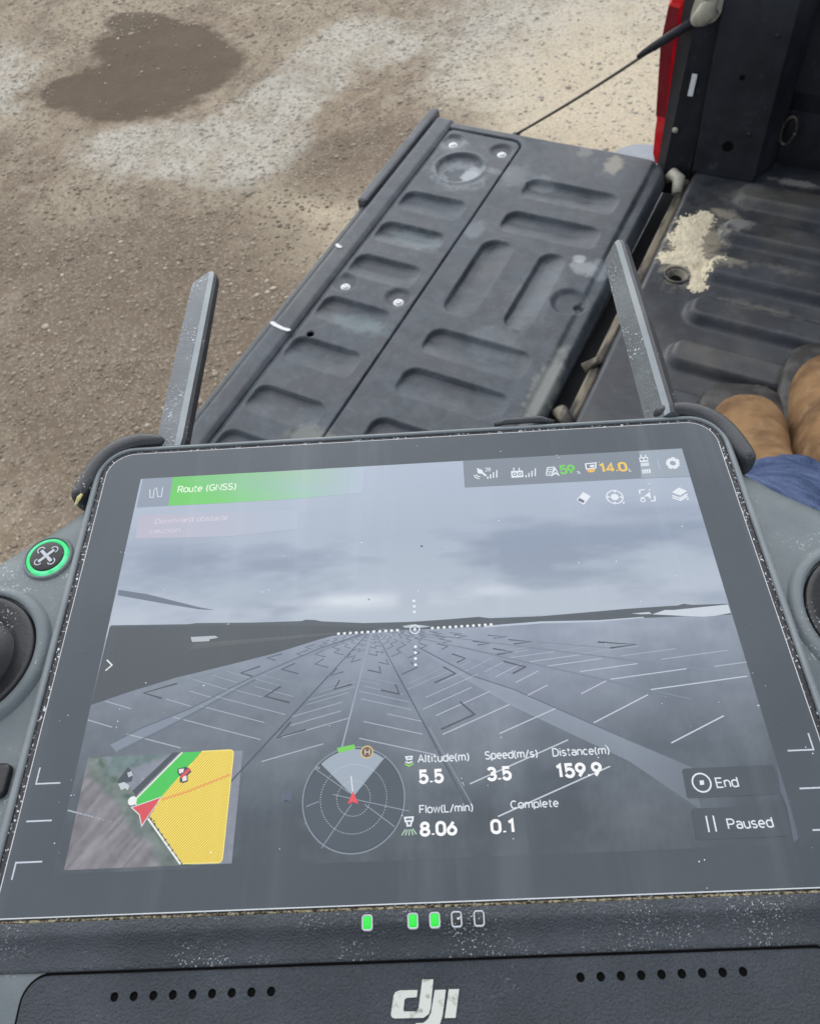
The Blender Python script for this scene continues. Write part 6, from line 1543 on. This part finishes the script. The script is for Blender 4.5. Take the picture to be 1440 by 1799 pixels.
mm('rotor_drawing', [(x, y, z + .002 * (i // 4)) for i, (x, y, z) in enumerate(V)], F, MAT['print'], btn)
# ---- dark side key at the left edge
for s_ in (-1, 1):
    o_ = rrect(s_ * 95.6 - 4.6, s_ * 95.6 + 4.6, -34.2, -26.8, 1.6, 5)
    V, F = loft([[(a, b, -4) for a, b in o_], [(a, b, -1.6) for a, b in o_], [(a, b, -1.2) for a, b in offset(o_, .5)], [(a, b, -1.25) for a, b in offset(o_, 1.2)]], True, False, True)
    mm('side_key', V, F, MAT['stick'], ctl, True)

# ---- rubber corner guards
for s_ in (-1, 1):
    path = [(70.5, 64.2), (76, 65.2), (81.5, 64.6), (86.2, 61.6), (89.2, 57.0), (90.8, 52.0), (91.9, 47.8), (92.6, 44.6)]
    W_ = [1.6, 2.6, 2.9, 2.9, 2.8, 2.7, 2.6, 1.8]
    rings = []
    for i, (x, y) in enumerate(path):
        a, b = path[max(i - 1, 0)], path[min(i + 1, len(path) - 1)]
        tx, ty = b[0] - a[0], b[1] - a[1]; l = math.hypot(tx, ty); nx, ny = -ty / l, tx / l
        sec = [(-1, -9), (-1.05, -.8), (-.75, .9), (-.1, 1.6), (.55, 1.2), (1, -.3), (1.25, -3.5), (1.1, -9)]
        rings.append([(s_ * (x + nx * W_[i] * q), y + ny * W_[i] * q, z) for q, z in sec])
    V, F = loft(rings, True, True, True)
    gd = mm('corner_guard', V, F if s_ < 0 else [f[::-1] for f in F], MAT['rubber'], ctl, True)
    bv = gd.modifiers.new('sub', 'SUBSURF'); bv.levels = 1; bv.render_levels = 2
V, F = tube([(-89.7, 53.0, .1), (-90.4, 49.5, .15), (-91.2, 46.0, .05), (-92.2, 43.2, -.6)], [.2, .55, .75, .3], 8)
mm('dust_streak', V, F, MAT['yellow'], ctl, True)
# small tab on the top edge
V, F = tube([(25, 63.2, -.8), (28, 63.5, .2), (38, 63.5, .3), (42, 63.3, -.8)], [.5, 1.0, 1.0, .5], 10)
mm('top_tab', V, F, MAT['rubber'], ctl, True)

# ---- antennas: flat blades with one bevelled light edge, lying in line with the screen
def antenna(x0, y0, length, roll, xt):
    sec = [(-4.4, 1.0), (2.2, 1.9), (4.2, 1.9), (4.9, .9), (4.9, -1.9), (-3.6, -1.9), (-4.6, -.8)]
    rings = []
    for t_, s_ in ((0, .92), (.03, 1.0), (.5, 1.0), (.955, .93), (.985, .84), (1.0, .62)):
        c, s2 = math.cos(roll), math.sin(roll)
        tip = .035 if t_ > .9 else 0
        rings.append([(x0 + (xt - x0) * t_ + (u * c - w * s2) * s_, y0 + length * (t_ - (tip if u < -2 else 0)), -2.2 + (u * s2 + w * c) * s_) for u, w in sec])
    V, F = loft(rings, True, True, True)
    an = mm('antenna', V, F, MAT['antenna'], ctl)
    an.data.materials.append(MAT['antenna_edge']); an.data.materials.append(MAT['rubber'])
    n = len(sec)
    for i, p in enumerate(an.data.polygons):
        if i < n * (len(rings) - 1):
            kq = i % n
            p.material_index = 1 if kq == 1 else (2 if kq in (2, 3, 4) else 0)
    V, F = tube([(x0 - 6.5, y0 - 1.0, -5.5), (x0 + 6.5, y0 - 1.0, -5.5)], 3.8, 16)
    mm('antenna_hinge', V, F, MAT['shell'], ctl, True)
antenna(-69.3, 62.0, 79.0, math.radians(6), -68.8)
antenna(72.8, 62.0, 80.0, math.radians(48), 73.4)
